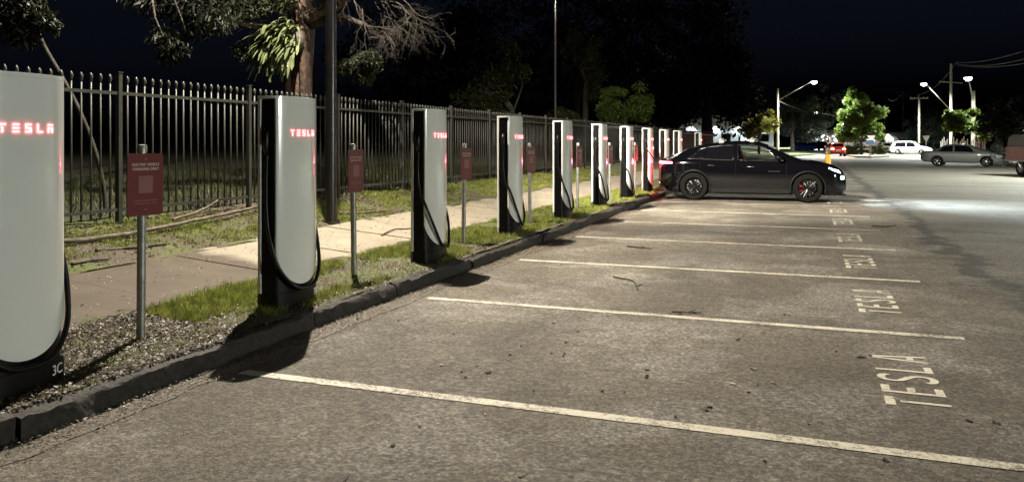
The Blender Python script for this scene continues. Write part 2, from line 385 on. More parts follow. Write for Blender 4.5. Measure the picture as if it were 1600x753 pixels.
# footpath: slabs with open joints
mb = MB(); mb.add([(-6.66,-6,.26),(-5.05,-6,.13),(-5.05,150,.13),(-6.66,150,.26)], [(0,1,2,3)])
path = struct(mb.build('footpath', M_SOIL, fix=False))
slab_me = None; y = -2.2; i = 0
while y < 60:
    L = 1.52
    mb = MB(); mb.add([(-6.62,0,.20),(-5.08,0,.07),(-5.08,L-.014,.07),(-6.62,L-.014,.20),(-6.62,0,.335),(-5.08,0,.205),(-5.08,L-.014,.205),(-6.62,L-.014,.335)],
        [(0,3,2,1),(4,5,6,7),(0,1,5,4),(1,2,6,5),(2,3,7,6),(3,0,4,7)])
    if slab_me is None: slab_me = mb.mesh('paving_slab', M_PATH, bev=.008)
    o = bpy.data.objects.new('paving_slab', slab_me); COL.objects.link(o); o.parent = path; o.location = (0, y, rnd.uniform(-.006,.006)); o.rotation_euler = (rnd.uniform(-.003,.003), 0, 0)
    y += L; i += 1
mb = MB(); mb.add([(-6.62,60,.335),(-5.08,60,.205),(-5.08,150,.205),(-6.62,150,.335)], [(0,1,2,3)]); mb.build('path_strip', M_PATH, path, fix=False)

# kerb: old concrete lengths, chipped and dirty, their colour darkened further for shade
kerb = struct(empty('kerb'))
y = -3.0; i = 0
while y < 62:
    L = rnd.choice([1.1, 1.38, 1.6, 1.9]); step = .045 if y < 14 else .5
    N = max(2, int(L/step)); rows = []
    jx, jz = rnd.uniform(-.018,.018), rnd.uniform(-.022,.016)
    for q in range(N+1):
        yy = y+.008+(L-.016)*q/N; e = 1-.5*(q in (0, N))*.12
        def nz(k, a): return a*(1.3*mn.noise(Vector((yy*1.6, k*7.3, 1)))+.7*mn.noise(Vector((yy*6, k*5.1, 4)))+.5*mn.noise(Vector((yy*15, k*3.1, 6))))
        prof = [(-.17,-.05),(-.165,.142*e),(-.09,.152*e),(-.022,.150*e),(-.004,.136*e),(.0,.07),(.006,.0),(.008,-.05)]
        rows.append([(KERBX+jx+a+nz(k, .022), yy, b+jz*(b > 0)+nz(k+9, .021)*(b > 0)) for k, (a, b) in enumerate(prof)])
    mb = MB(); mb.grid(rows); n = 8
    mb.f.append(tuple(range(n))); mb.f.append(tuple(N*n+k for k in range(n-1, -1, -1)))
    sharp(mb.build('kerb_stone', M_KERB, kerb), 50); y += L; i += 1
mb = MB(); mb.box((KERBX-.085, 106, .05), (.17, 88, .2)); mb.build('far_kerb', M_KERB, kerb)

# painted bay lines and bay words
for k in range(-1, 12):
    yl = LINE0+PITCH*k; x0, x1 = -3.6, 1.16+.012*k
    if k == 0: x0 = -3.62
    mb = MB(); n = 170; wv = lambda t, s: .05+.005*mn.noise(Vector((t*.9, k, s)))+.005*mn.noise(Vector((t*3.1, k, s+2)))
    mb.grid([[(x0+(x1-x0)*q/n, yl-wv(q, 0), .004), (x0+(x1-x0)*q/n, yl+wv(q, 5), .004)] for q in range(n+1)])
    mb.build('painted_bay_line', M_PAINT, road, fix=False)
def stroke(pts, w):                      # a flat stroke along a polyline in letter units
    V = []; n = len(pts)
    for i in range(n):
        a = Vector(pts[max(i-1,0)]); b = Vector(pts[min(i+1,n-1)]); t = (b-a).normalized(); nn = Vector((-t.y, t.x))*w/2
        V += [Vector(pts[i])+nn, Vector(pts[i])-nn]
    return V, [(2*i, 2*i+1, 2*i+3, 2*i+2) for i in range(n-1)]
def road_letter(ch):
    S = []
    t = .17
    if ch == 'T': S = [stroke([(0,.92),(.8,.92)], .16), stroke([(.4,.76),(.4,0)], t)]
    if ch == 'E': S = [stroke([(.08,0),(.08,1)], t), stroke([(.17,.07),(.72,.07)], .14), stroke([(.17,.52),(.62,.52)], .13), stroke([(.17,.93),(.72,.93)], .14)]
    if ch == 'S':
        c = [(.72,.80),(.66,.9),(.52,.94),(.28,.94),(.12,.87),(.08,.76),(.13,.64),(.3,.56),(.52,.47),(.68,.38),(.74,.25),(.68,.12),(.52,.06),(.28,.06),(.12,.1),(.06,.2)]
        S = [stroke(c, .14)]
    if ch == 'L': S = [stroke([(.08,0),(.08,1)], t), stroke([(.17,.07),(.7,.07)], .14)]
    if ch == 'A': S = [stroke([(.06,0),(.36,1)], .15), stroke([(.78,0),(.48,1)], .15), stroke([(.27,.3),(.57,.3)], .12)]
    return S
for k in range(0, 10):
    yw = LINE0+PITCH*k+.80
    for i, ch in enumerate('TESLA'):
        mb = MB()
        for j, (V, Fc) in enumerate(road_letter(ch)):
            mb.add([(.80+.006*k-q[1]*.36, yw+i*.262+q[0]*.21, .004+.0006*j) for q in V], Fc)
        mb.build('painted_letter', M_WORD, road, fix=False)

# grass blades, litter
def grass_field(name, n, xr, yr, hmin, hmax, thr, bias, mat=M_GRASS, dens_y=None):
    V = []; c = 0; tries = 0
    while c < n and tries < n*8:
        tries += 1
        X = rnd.uniform(*xr); Y = yr[0]+(yr[1]-yr[0])*rnd.random()**bias
        d = mn.noise(Vector((X*1.25, Y*.95, 7)))+.45*mn.noise(Vector((X*4, Y*4, 2)))
        if dens_y: d += dens_y(X, Y)
        if d < thr and rnd.random() > .04: continue
        z = verge_z(X)-.015; h = rnd.uniform(hmin, hmax)*(1+max(0, min(1.1, d-thr))); a = rnd.uniform(0, 2*pi); w = rnd.uniform(.0025, .0055)*(1+Y*.05)
        dx, dy = cos(a), sin(a); ln = rnd.uniform(.2, .9)*h; b = rnd.uniform(0, 2*pi)
        V += [(X-dx*w, Y-dy*w, z), (X+dx*w, Y+dy*w, z), (X+cos(b)*ln, Y+sin(b)*ln, z+h)]; c += 1
    Fa = np.arange(len(V)).reshape(-1, 3)
    o = fast_mesh(name, V, Fa, mat); return struct(o, 'stuff')
o = grass_field('grass', 90000, (-5.06,-4.02), (2.2,24), .016, .075, -.04, 1.35, dens_y=lambda X, Y: (-.55 if Y < 4.9 else (.22 if Y < 6.2 and X < -4.3 else .0)) - (.3 if X > -4.06 else 0) + (.12 if Y > 6.4 else 0)); o['label'] = 'short green grass on the strip between kerb and footpath'
o = grass_field('grass', 60000, (-7.9,-6.63), (4,30), .02, .06, -.02, 1.3, dens_y=lambda X, Y: .12-(.3 if -6.9 < X and Y < 7.4 else 0)); o['label'] = 'patchy green grass along the steel fence'
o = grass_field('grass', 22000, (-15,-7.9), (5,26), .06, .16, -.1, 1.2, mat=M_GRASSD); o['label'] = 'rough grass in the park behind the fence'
def litter(name, n, xr, yr, size, mat, f):
    V = []; Fs_ = []; c = 0
    while c < n:
        X = rnd.uniform(*xr); Y = rnd.uniform(*yr)
        if rnd.random() > f(X, Y): continue
        z = (verge_z(X)+rough(X, Y, .02) if X < -3.96 else (.152 if X < -3.86 else .012))+rnd.uniform(.0, .014); a = rnd.uniform(0, 2*pi); s1 = size*rnd.uniform(.5,1.6); s2 = s1*rnd.uniform(.18,.5); tz = rnd.uniform(-.8,.8)
        u = Vector((cos(a), sin(a), tz*.6))*s1; v = Vector((-sin(a), cos(a), rnd.uniform(-.7,.7)))*s2; c0 = Vector((X, Y, z+.004))
        b = len(V); V += [c0-u, c0-v+Vector((0,0,s2*.5)), c0+u, c0+v+Vector((0,0,s2*.5))]; Fs_.append((b, b+1, b+2, b+3)); c += 1
    return struct(fast_mesh(name, [tuple(q) for q in V], Fs_, mat), 'stuff')
o = litter('leaf_litter', 36000, (-5.06,-3.9), (2.0,11), .0115, M_LITTER, lambda X, Y: (1 if Y < 4.95 else .22)*(1 if X > -4.2 or Y < 4.95 else .5)*(.5+.7*mn.noise(Vector((X*3, Y*3, 5))))); o['label'] = 'dry leaf and bark litter on the bare strip beside the kerb'
o = litter('leaf_litter', 9000, (-7.95,-6.6), (4.5,16), .02, M_LITTER, lambda X, Y: .3+.7*(X < -7.4)); o['label'] = 'dry leaves drifted along the foot of the fence'
o = litter('leaf_litter', 1500, (-6.6,-5.1), (3,20), .012, M_LITTER, lambda X, Y: .4+.6*(mn.noise(Vector((X*2, Y*2, 8))) > .1)); o['label'] = 'scattered leaf crumbs on the concrete footpath'
o = litter('gutter_grit', 17000, (-3.86,-3.5), (2,20), .008, M_LITTER, lambda X, Y: .9 if X < -3.7 else (.35 if X < -3.6 else .06)); o['label'] = 'pale grit and leaf crumbs lying in the gutter'

# ------------------------------------------------------------------ charging posts
W2, XE, BUL = .30, .172, .072
def xf(y):                               # plan of the bowed front
    a = min(1, abs(y)/W2)
    return XE+BUL*(1-a**2.6)-.012*max(0, (a-.93)/.07)**2
def plan(inset=0, n=22, back=.0):
    ps = [(back+inset, -W2+inset)]+[(xf(q)-inset, q*(1-inset/W2)) for q in [W2*sin(pi/2*(-1+2*i/n)) for i in range(n+1)]]+[(back+inset, W2-inset)]
    return ps
UZ, UH = .215, .33
def make_charger():
    root = empty('charging_post')
    mb = MB(); mb.prism(plan(.012), 0, 1.79); sharp(mb.build('body', M_BLACK, root), 30)
    # black collar that frames the foot of the white panel
    mb = MB(); mb.prism(plan(-.002), 0.0, .16); sharp(mb.build('base', M_BLACK, root), 30)
    # bowed white front panel with a rounded lower end
    N = 36; cols = []
    for i in range(N+1):
        yy = (W2-.008)*sin(pi/2*(-1+2*i/N))
        zb = UZ+UH*(1-sqrt(max(0, 1-(yy/W2)**2))**.9)
        cols.append((yy, zb))
    zs = [0,.02,.06,.12,.2,.35,.55,.75,.9,1]
    out_ = [[(xf(yy)+.004, yy, zb+(1.797-zb)*t) for t in zs] for yy, zb in cols]
    inn = [[(xf(yy)-.010, yy*.985, zb+.004+(1.793-zb)*t) for t in zs] for yy, zb in cols]
    mb = MB(); mb.grid(out_); a = len(mb.v); mb.grid([r[::-1] for r in inn]); m = len(zs)
    def oi(i, j): return i*m+j
    def ii(i, j): return a+i*m+(m-1-j)
    for i in range(N):
        mb.f.append((oi(i,0), oi(i+1,0), ii(i+1,0), ii(i,0))); mb.f.append((oi(i,m-1), ii(i,m-1), ii(i+1,m-1), oi(i+1,m-1)))
    for j in range(m-1):
        mb.f.append((oi(0,j), ii(0,j), ii(0,j+1), oi(0,j+1))); mb.f.append((oi(N,j), oi(N,j+1), ii(N,j+1), ii(N,j)))
    fp = sharp(mb.build('front_panel', M_WHITE, root), 40)
    mb = MB(); mb.prism([(x+.004 if x > .1 else x-.004, y*1.003) for x, y in plan(0)], 1.798, 1.822); cp = sharp(mb.build('top_cap', M_WHITE, root, bev=.004), 40)
    mb = MB(); mb.box((.013, 0, .92), (.030, .604, 1.755)); mb.build('back_panel', M_WHITE, root, bev=.004)
    # holster and plug on both flanks
    mb = MB(); mb.box((.10, -.292, 1.49), (.075, .03, .15)); hs = mb.build('holster', M_BLACK, root, bev=.006)
    mb = MB(); mb.tube([(.10,-.30,1.55),(.105,-.335,1.50),(.108,-.338,1.40),(.11,-.325,1.33)], [.024,.030,.026,.018], 10); mb.build('plug', M_RUB, hs, smooth=True)
    # lit letters
    lw, lh, gap = .037, .050, .037
    x0 = -(5*lw+4*gap)/2
    R = {'T': [(0,.8,1,1),(.38,0,.62,.66)], 'E': [(0,.8,1,1),(0,.4,1,.6),(0,0,1,.2)], 'S': [(0,.8,1,1),(0,.6,.24,.8),(0,.4,1,.6),(.76,.2,1,.4),(0,0,1,.2)],
         'L': [(0,.2,.24,1),(0,0,1,.2)], 'A': [(0,.8,1,1),(0,0,.24,.62),(.76,0,1,.62),(.24,.45,.76,.62)]}
    for i, ch in enumerate('TESLA'):
        mb = MB(); yc = x0+i*(lw+gap)
        for (a0, b0, a1, b1) in R[ch]:
            ya, yb = yc+a0*lw, yc+a1*lw; za, zb = 1.487+b0*lh, 1.487+b1*lh
            mb.add([(xf(ya)+.002,ya,za),(xf(yb)+.002,yb,za),(xf(yb)+.002,yb,zb),(xf(ya)+.002,ya,zb),(xf(ya)+.010,ya,za),(xf(yb)+.010,yb,za),(xf(yb)+.010,yb,zb),(xf(ya)+.010,ya,zb)],
                   [(3,2,1,0),(4,5,6,7),(0,1,5,4),(1,2,6,5),(2,3,7,6),(3,0,4,7)])
        mb.build('lit_letter', M_LET, fp, fix=False)
    return root
def cable(root, pts, n=44, r=.0165):
    mb = MB(); mb.tube(spline(pts, n), r, 10); return mb.build('cable', M_RUB, root, smooth=True)
hang = [(.112,-.325,1.35),(.10,-.322,1.1),(.135,-.322,.86),(.215,-.31,.68),(.262,-.19,.40),(.268,-.04,.19),(.268,.1,.16),(.248,.2,.23),(.20,.298,.42),(.13,.322,.68),(.09,.312,.9),(.088,.27,1.0)]
hug = [(.112,-.325,1.35),(.10,-.322,1.1),(.11,-.325,.78),(.16,-.325,.55),(.215,-.285,.36),(.262,-.15,.21),(.268,0,.178),(.262,.15,.205),(.22,.275,.35),(.165,.322,.58),(.11,.322,.8),(.088,.27,.95)]
CX0 = -4.34
labels = {-1: 'white and black charging post marked 3C beside the bare leaf-littered strip', 0: 'white and black charging post marked 3B standing in the grass',
  1: 'charging post next along from the one marked 3B', 2: 'second charging post along beyond the one marked 3B', 3: 'third charging post along beyond the one marked 3B',
  4: 'charging post two before the one plugged into the black car', 5: 'charging post just before the one plugged into the black car', 6: 'red-lit charging post with its cable plugged into the black car',
  7: 'charging post first beyond the one plugged into the black car', 8: 'charging post second beyond the one plugged into the black car', 10: 'farthest charging post, standing apart past a gap in the row'}
proto = make_charger(); posts = {}
for k in [-1,0,1,2,3,4,5,6,7,8,10]:
    o = proto if k == -1 else copy_tree(proto)
    o.location = (CX0, 5.83+PITCH*k+(.16 if k == -1 else 0), .135); o.rotation_euler = (0, 0, radians(rnd.uniform(-.8,.8))); posts[k] = o
    tag(o, labels[k], 'charging post', 'charging posts along the kerb')
for k, o in posts.items():
    if k == 6: continue
    cable(o, hug if k <= 0 else [(a+rnd.uniform(-.004,.004), b+(rnd.uniform(-.02,.02) if abs(b) < .25 else 0), c+(rnd.uniform(-.045,.06) if c < 1 else 0)) for a, b, c in hang])
for k, s_ in ((-1, '3C'), (0, '3B')):
    yy = .205; t = Matrix.Translation((xf(yy)+.009, yy, .082)) @ Matrix.Rotation(.31, 4, 'Z') @ Matrix(((0,0,1,0),(1,0,0,0),(0,1,0,0),(0,0,0,1)))
    text_mesh(s_, .082, M_NUM, 'stall_number', posts[k], t)

# ------------------------------------------------------------------ charging-only signs
def make_sign():
    root = empty('charging_sign')
    mb = MB(); mb.lathe([(.0,-.2),(.030,-.2),(.030,1.355),(.0,1.355)], 16); sharp(mb.build('post', M_GALV, root), 40)
    mb = MB(); mb.lathe([(.034,1.335),(.034,1.37),(.028,1.385),(.0,1.39)], 16); sharp(mb.build('post_cap', M_GALV, root), 40)
    def rr(w, h, r, n=5): return [(sx*(w/2-r)+r*cos(a0+pi/2*i/n), sz*(h/2-r)+r*sin(a0+pi/2*i/n)) for sx, sz, a0 in ((1,1,0),(-1,1,pi/2),(-1,-1,pi),(1,-1,1.5*pi)) for i in range(n+1)]
    mb = MB(); mb.prism([(a, b+1.105) for a, b in rr(.305, .44, .022)], .033, .037, 0); pl = mb.build('plate', M_SIGN, root)
    mtx = lambda z: Matrix.Translation((.0385, 0, z)) @ Matrix(((0,0,1,0),(1,0,0,0),(0,1,0,0),(0,0,0,1)))
    text_mesh('ELECTRIC VEHICLE', .0275, M_SWHITE, 'lettering', pl, mtx(1.238), .0006)
    text_mesh('CHARGING ONLY', .0275, M_SWHITE, 'lettering', pl, mtx(1.207), .0006)
    mb = MB(); mb.box((.038, 0, 1.106), (.0016, .122, .122)); mb.build('blank_square', M_SPINK, pl)
    for z, segs in ((.992, ((-.1,-.045),(-.04,.035),(.04,.1))), (.972, ((-.095,-.088),(-.08,-.01),(-.005,.045),(.05,.092)))):
        mb = MB()
        for a, b in segs: mb.box((.038, (a+b)/2, z), (.0016, b-a, .007))
        mb.build('fine_print', M_SPINK, pl)
    for z in (1.285, .93):
        mb = MB(); mb.lathe([(.0,.0005),(.006,.0005),(.005,.003),(.0,.0035)], 8, 0, (.037, 0, z)); mb.build('bolt', M_GALV, pl)
    mb = MB(); mb.box((.031, 0, 1.105), (.004, .06, .3)); mb.build('bracket', M_GALV, root)
    return root
sp = make_sign(); first = True
sl = ['between the charging posts marked 3C and 3B', 'just past the charging post marked 3B', 'two posts on from the one marked 3B', 'on the grass third on from post 3B', 'three posts before the black car', 'two posts before the black car', 'last before the post plugged into the black car', 'behind the red-lit charging post by the black car']
pre = ['dark red electric-vehicle sign on a steel post ', 'dark red electric-vehicle sign standing ', 'small red notice on a steel post, ', 'small red notice on a steel post ', 'narrow red notice on a steel post ', 'narrow red notice on a steel post ', 'narrow red notice on a steel post, ', 'narrow red notice on a steel post ']
spx = [(220,4), (553,-1), (724,7), (828,9), (902,6), (953,5), (992,5), (1018,5)]
for i, (px, rot) in enumerate(spx):
    o = sp if i == 0 else copy_tree(sp)
    X = -4.45; Z = atX(px, X); q = at(px, 300, Z)
    o.location = (X, q.y, verge_z(X)-.01); o.rotation_euler = (radians(rnd.uniform(-1,1)), radians(rnd.uniform(-.7,.7)), -radians(rot))
    tag(o, pre[i]+sl[i], 'sign', 'red signs between the charging posts')

# ------------------------------------------------------------------ fence
fence = tag(empty('steel_fence', (-7.85, 7.4, .58)), 'dark steel picket fence with pressed spear tops behind the footpath', 'fence')
mb = MB(); mb.box((0,0,.9), (.062,.062,1.86)); pme = mb.mesh('post', M_FEN, bev=.004)
mb = MB(); mb.box((0,0,0), (.072,.072,.012)); capme = mb.mesh('post_cap', M_FEN)
mb = MB(); mb.box((0,1.2,0), (.038,2.33,.038)); rme = mb.mesh('rail', M_FEN)
def picket_mb():
    m = MB(); m.tube([(0,0,.07),(0,0,1.70)], .0125, 6); m.tube([(0,0,1.685),(0,0,1.715),(0,0,1.745),(0,0,1.775),(0,0,1.80)], [.0125,.016,.024,.019,.003], 6); return m
kme = picket_mb().mesh('picket', M_FEN, smooth=True)
def child(name, me, loc, par):
    o = bpy.data.objects.new(name, me); COL.objects.link(o); o.parent = par; o.location = loc; return o
np_ = 0; rest = MB()
for n in range(-2, 27):
    yb = 2.4*n
    po = child('post', pme, (0, yb, 0), fence); child('post_cap', capme, (0, 0, 1.835), po)
    child('rail', rme, (0, yb, 1.58), fence); child('rail', rme, (0, yb, .17), fence)
    for j in range(17):
        loc = (rnd.uniform(-.003,.003), yb+2.4*(j+1)/18, rnd.uniform(-.004,.004))
        if np_ < 300: child('picket', kme, loc, fence); np_ += 1
        else:
            rest.tube([(loc[0],loc[1],.07),(loc[0],loc[1],1.7),(loc[0],loc[1],1.745),(loc[0],loc[1],1.8)], [.0125,.0125,.024,.003], 4)
o = rest.build('far_pickets', M_FEN, fence, fix=False); o['kind'] = 'stuff'

# ------------------------------------------------------------------ lamp posts
def lamp_post(base, lamp, h, label, power, r=.085, col=(1,.90,.74), throw=None):
    root = tag(empty('lamp_post', base), label, 'lamp post', 'black lamp posts behind the footpath')
    b = Vector(base); lp = Vector(lamp)-b
    mb = MB(); mb.lathe([(.0,-.3),(r,-.3),(r,2.2),(r*.8,h),(.0,h)], 20); sharp(mb.build('pole', M_POLE, root), 40)
    mb = MB(); mb.lathe([(.0,-.1),(r*1.7,-.1),(r*1.7,.03),(.0,.03)], 20); sharp(mb.build('base_plate', M_POLE, root), 40)
    d = Vector((lp.x, lp.y, 0)).normalized()
    mb = MB(); mb.tube([(0,0,h-.15),d*.35+Vector((0,0,h+.05)),(lp.x-d.x*.3,lp.y-d.y*.3,h+.12)], .035, 10); mb.build('arm', M_POLE, root, smooth=True)
    rot = Matrix.Rotation(atan2(d.y, d.x), 3, 'Z')
    mb = MB(); mb.box((lp.x,lp.y,h+.12), (.66,.30,.10), rot); hd = mb.build('lamp_head', M_POLE, root, bev=.02)
    mb = MB(); mb.box((lp.x,lp.y,h+.062), (.5,.22,.012), rot); mb.build('lens', M_LAMPW, hd)
    L = spot('lamp_light', (lp.x, lp.y, h+.03), (lp.x, lp.y, 0), power, col, 172, .3, .05, root)
    if throw: spot('lamp_throw', (lp.x, lp.y, h+.03), Vector(throw[0])-b, throw[1], col, throw[2], 1.0, .05, root)   # the optic's long throw down the bays
    return root
pb = at(517, 338, 12.0); pb.z = .36
lamp_post(pb, (-6.25, 9.6, 8), 7.7, 'tall black lamp post standing on the grass beside the footpath', 9200, throw=((-1.2, 24, 0), 42000, 56))
q = at(867, 222, 36); q.z = .65
lamp_post(q, (q.x+2.2, q.y-1.2, 8.4), 7.8, 'black lamp post standing behind the steel fence', 3200, .075)

def street_lamp(base, head, ph, label, power, rp=.13, mat=M_TIMB, col=(.93,1,.9), below=.6, lens=(.62,.3), crossarm=None, atpole=None, aim=None, cone=170):
    root = tag(empty('street_lamp', base), label, 'street lamp', 'lit street lamps on poles')
    b = Vector(base); hl = Vector(head)-b
    mb = MB(); mb.tube([(0,0,-.3),(0,0,ph*.5),(0,0,ph)], [rp*1.15,rp,rp*.8], 12); sharp(mb.build('pole', mat, root), 40)
    za = atpole if atpole is not None else hl.z-below
    mb = MB(); mb.tube([(0,0,za),Vector((hl.x*.5,hl.y*.5,(za+hl.z)/2+.05)),hl], .05, 8); mb.build('arm', M_GALV, root, smooth=True)
    d = Vector((hl.x, hl.y, 0)); d = d.normalized() if d.length > .01 else Vector((1,0,0)); rot = Matrix.Rotation(atan2(d.y, d.x), 3, 'Z')
    mb = MB(); mb.box(hl+d*.3+Vector((0,0,.05)), (.8,.34,.12), rot); hd = mb.build('lamp_head', M_LHEAD, root, bev=.03)
    mb = MB(); mb.lathe([(.0,-.30),(.18,-.27),(.3,-.16),(.34,-.005),(.0,-.005)], 14, 2, tuple(hl+d*.3)); mb.build('lens', M_LAMP, hd, smooth=True)
    if crossarm:
        mb = MB(); mb.box((0,0,crossarm[0]), (crossarm[1],.1,.12), Matrix.Rotation(crossarm[2], 3, 'Z')); mb.build('crossarm', mat, root)
    spot('lamp_light', hl+d*.3+Vector((0,0,-.36)), hl+d*.3+Vector((0,0,-5)) if aim is None else Vector(aim)-b, power, col, cone, .5, .2, root)
    return root
bs = at(1215, 242, 97); bs.z = .1
street_lamp(bs, at(1268, 128, 95), 8.0, 'street lamp on a leaning timber pole beyond the black car', 32000, .17, below=2.2)
bs = at(1486, 242, 98); bs.z = 0
street_lamp(bs, at(1446, 131, 96), 11.2, 'street lamp with a long arm on the tall pole carrying wires', 46000, .17, below=3.2, crossarm=(8.9, 5.0, .9))
bs = at(1521, 250, 78); bs.z = 0
street_lamp(bs, at(1513, 122, 74), 6.6, 'street lamp on the short pale pole above the grey sedan', 15000, .2, below=2.0)
bs = at(1318, 236, 190); bs.z = 0
street_lamp(bs, at(1276, 176, 185), 9.5, 'far street lamp glowing among grey trees down the street', 140000, .16, below=1)
# low fill lamp added across the road, unseen, to light the posts' faces
street_lamp((26, 4, 0), (23.8, 5.2, 3.7), 4.2, 'low fill lamp added out of view across from the charging posts', 12500, .12, below=.5, aim=(-4, 11, 1), cone=110)
street_lamp((16.2, 40, 0), (13.8, 39, 8), 9, 'street lamp on the verge past the red utility', 30000, .16, below=.9)

# ------------------------------------------------------------------ cars
def smooth_curve(pts, n):                # monotone-ish resample of a profile by x
    xs = [p[0] for p in pts]; ys = [p[1] for p in pts]; m = len(pts)
    d = [0]*m
    for i in range(m):
        a, b = max(0, i-1), min(m-1, i+1); d[i] = (ys[b]-ys[a])/(xs[b]-xs[a])
    def f(x):
        if x <= xs[0]: return ys[0]
        if x >= xs[-1]: return ys[-1]
        i = max(j for j in range(m-1) if xs[j] <= x); h = xs[i+1]-xs[i]; t = (x-xs[i])/h
        return (2*t**3-3*t*t+1)*ys[i]+(t**3-2*t*t+t)*h*d[i]+(-2*t**3+3*t*t)*ys[i+1]+(t**3-t*t)*h*d[i+1]
    return f
def make_car(name, label, cfg, loc, rz, group=None):
    root = tag(empty(name, loc, rz), label, 'car', group)
    top, belt, bot, half = (smooth_curve(cfg[k], 0) for k in ('top', 'belt', 'bot', 'half'))
    roofw = smooth_curve(cfg['roofw'], 0)
    x0, x1 = cfg['top'][0][0], cfg['top'][-1][0]
    ns = cfg.get('ns', 90); S = [x0+(x1-x0)*(.5-.5*cos(pi*i/ns)) for i in range(ns+1)]
    def half_sec(x):
        w, zb, zt = half(x), bot(x), top(x); zl = min(belt(x), zt-.03)
        wr = min(roofw(x), w-.1); h = zt-zl; zm = zb+(zl-zb)*.5
        P = [(0,zb),(w*.6,zb),(w*.90,zb+.01),(w*.965,zb+.07),(w*.985,zb+.16),(w*.992,zm-.05),(w,zm+.06),(w*.995,zl-.13),(w-.022,zl-.06),(w-.05,zl-.012)]
        a = (w-.07, zl); b = (wr+.02, zt-.075*min(1, h/.4)-.0); 
        for t in (0,.12,.3,.5,.7,.88,1): P.append((a[0]+(b[0]-a[0])*t+.018*sin(pi*t), a[1]+(b[1]-a[1])*t))
        P += [(wr-.05, zt-.032*min(1, h/.4)), (wr-.16, zt-.012), (wr*.45, zt-.002), (0, zt)]
        return P
    rows = []
    for x in S:
        hs = half_sec(x); ring = [(x, y, z) for y, z in hs]+[(x, -y, z) for y, z in hs[-2:0:-1]]
        rows.append(ring)
    mb = MB(); mb.grid(rows, True); n = len(rows[0]); mb.f += [tuple(range(n)), tuple(len(S)*n-n+k for k in range(n-1,-1,-1))]
    body = mb.build('body', cfg['paint'], root)
    # wheel openings
    cut = []
    for ax in cfg['axles']:
        for s in (-1, 1):
            c = MB(); c.lathe([(.0,s*.48),(cfg['ar'],s*.48),(cfg['ar'],s*1.3),(.0,s*1.3)], 40, 1, (ax, 0, cfg['wr'])); co = c.build('cutter', M_CLAD, None); cut.append(co)
            md = body.modifiers.new('b', 'BOOLEAN'); md.operation = 'DIFFERENCE'; md.solver = 'EXACT'; md.object = co
            co.location = (0,0,0)
    # cutters live in car space: evaluate with the car at the origin
    root.matrix_world = Matrix.Identity(4); root.location = (0,0,0); root.rotation_euler = (0,0,0); bpy.context.view_layer.update()
    me = bpy.data.meshes.new_from_object(body.evaluated_get(bpy.context.evaluated_depsgraph_get()))
    body.modifiers.clear(); body.data = me
    for c in cut: bpy.data.objects.remove(c)
    root.location = loc; root.rotation_euler = (0,0,rz)
    # side surface point at (x, t): t=0 belt, 1 roof edge
    def side_pt(x, t, s, off):
        hs = half_sec(x); i0, i1 = 10, 16; u = t*(i1-i0); i = min(int(u), i1-i0-1); f = u-i
        a, b = hs[i0+i], hs[i0+i+1]; return Vector((x, s*(a[0]+(b[0]-a[0])*f+off), a[1]+(b[1]-a[1])*f))
    holes = []
    def window(nm, x_b0, x_b1, x_t0, x_t1, mat, tb=.06, tt=.93, hole=False, trim=True):
        for s in (-1, 1):
            g = 12; R_ = [[side_pt((x_b0+(x_b1-x_b0)*i/g)*(1-t)+(x_t0+(x_t1-x_t0)*i/g)*t, tb+(tt-tb)*t, s, .006) for t in (0,.25,.5,.75,1)] for i in range(g+1)]
            m = MB(); m.grid(R_); w = m.build(nm, mat, root, smooth=True, fix=False)
            if trim:
                loop = [r[0] for r in R_]+R_[-1][1:]+[r[-1] for r in R_[::-1]][1:]+R_[0][::-1][1:]
                m = MB(); m.tube([q+Vector((0,s*.003,0)) for q in loop], cfg.get('trimr', .011), 6); m.build('window_trim', cfg.get('trim', M_CLAD), w, smooth=True)
        if hole: holes.append((x_b0, x_b1, x_t0, x_t1, tb, tt))
    for a in cfg['windows']: window(*a)
    def top_pt(x, v, off):               # v -1..1 across the roof / screen surface
        hs = half_sec(x); wr_ = hs[17][0]; z0 = hs[19][1]; y = v*wr_; z = interp([hs[20][0], hs[19][0], hs[18][0], hs[17][0]], [hs[20][1], hs[19][1], hs[18][1], hs[17][1]], abs(y))
        return Vector((x, y, z+off))
    for nm, xa, xb, mat in cfg['screens']:
        R_ = [[top_pt(xa+(xb-xa)*i/12, -1+2*j/14, .012) for j in range(15)] for i in range(13)]
        m = MB(); m.grid(R_); m.build(nm, mat, root, smooth=True, fix=False)
        if cfg.get('open'): holes.append(('top', min(xa,xb)+.05, max(xa,xb)-.05))
    if holes and cfg.get('open'):
        bm = bmesh.new(); bm.from_mesh(body.data); kill = []
        for f in bm.faces:
            c = f.calc_center_median(); hs = half_sec(c.x)
            za, zb = hs[10][1], hs[16][1]
            for h in holes:
                if h[0] == 'top':
                    if h[1] < c.x < h[2] and abs(c.y) < hs[17][0]-.03 and c.z > hs[17][1]-.02: kill.append(f); break
                else:
                    t = (c.z-za)/max(zb-za, .01)
                    if h[4]-.02 < t < h[5]+.02 and abs(c.y) > .4:
                        u0 = h[0]*(1-t)+h[2]*t; u1 = h[1]*(1-t)+h[3]*t
                        if u0-.01 < c.x < u1+.01: kill.append(f); break
        bmesh.ops.delete(bm, geom=kill, context='FACES'); bm.to_mesh(body.data); bm.free()
    sharp(body, 38)
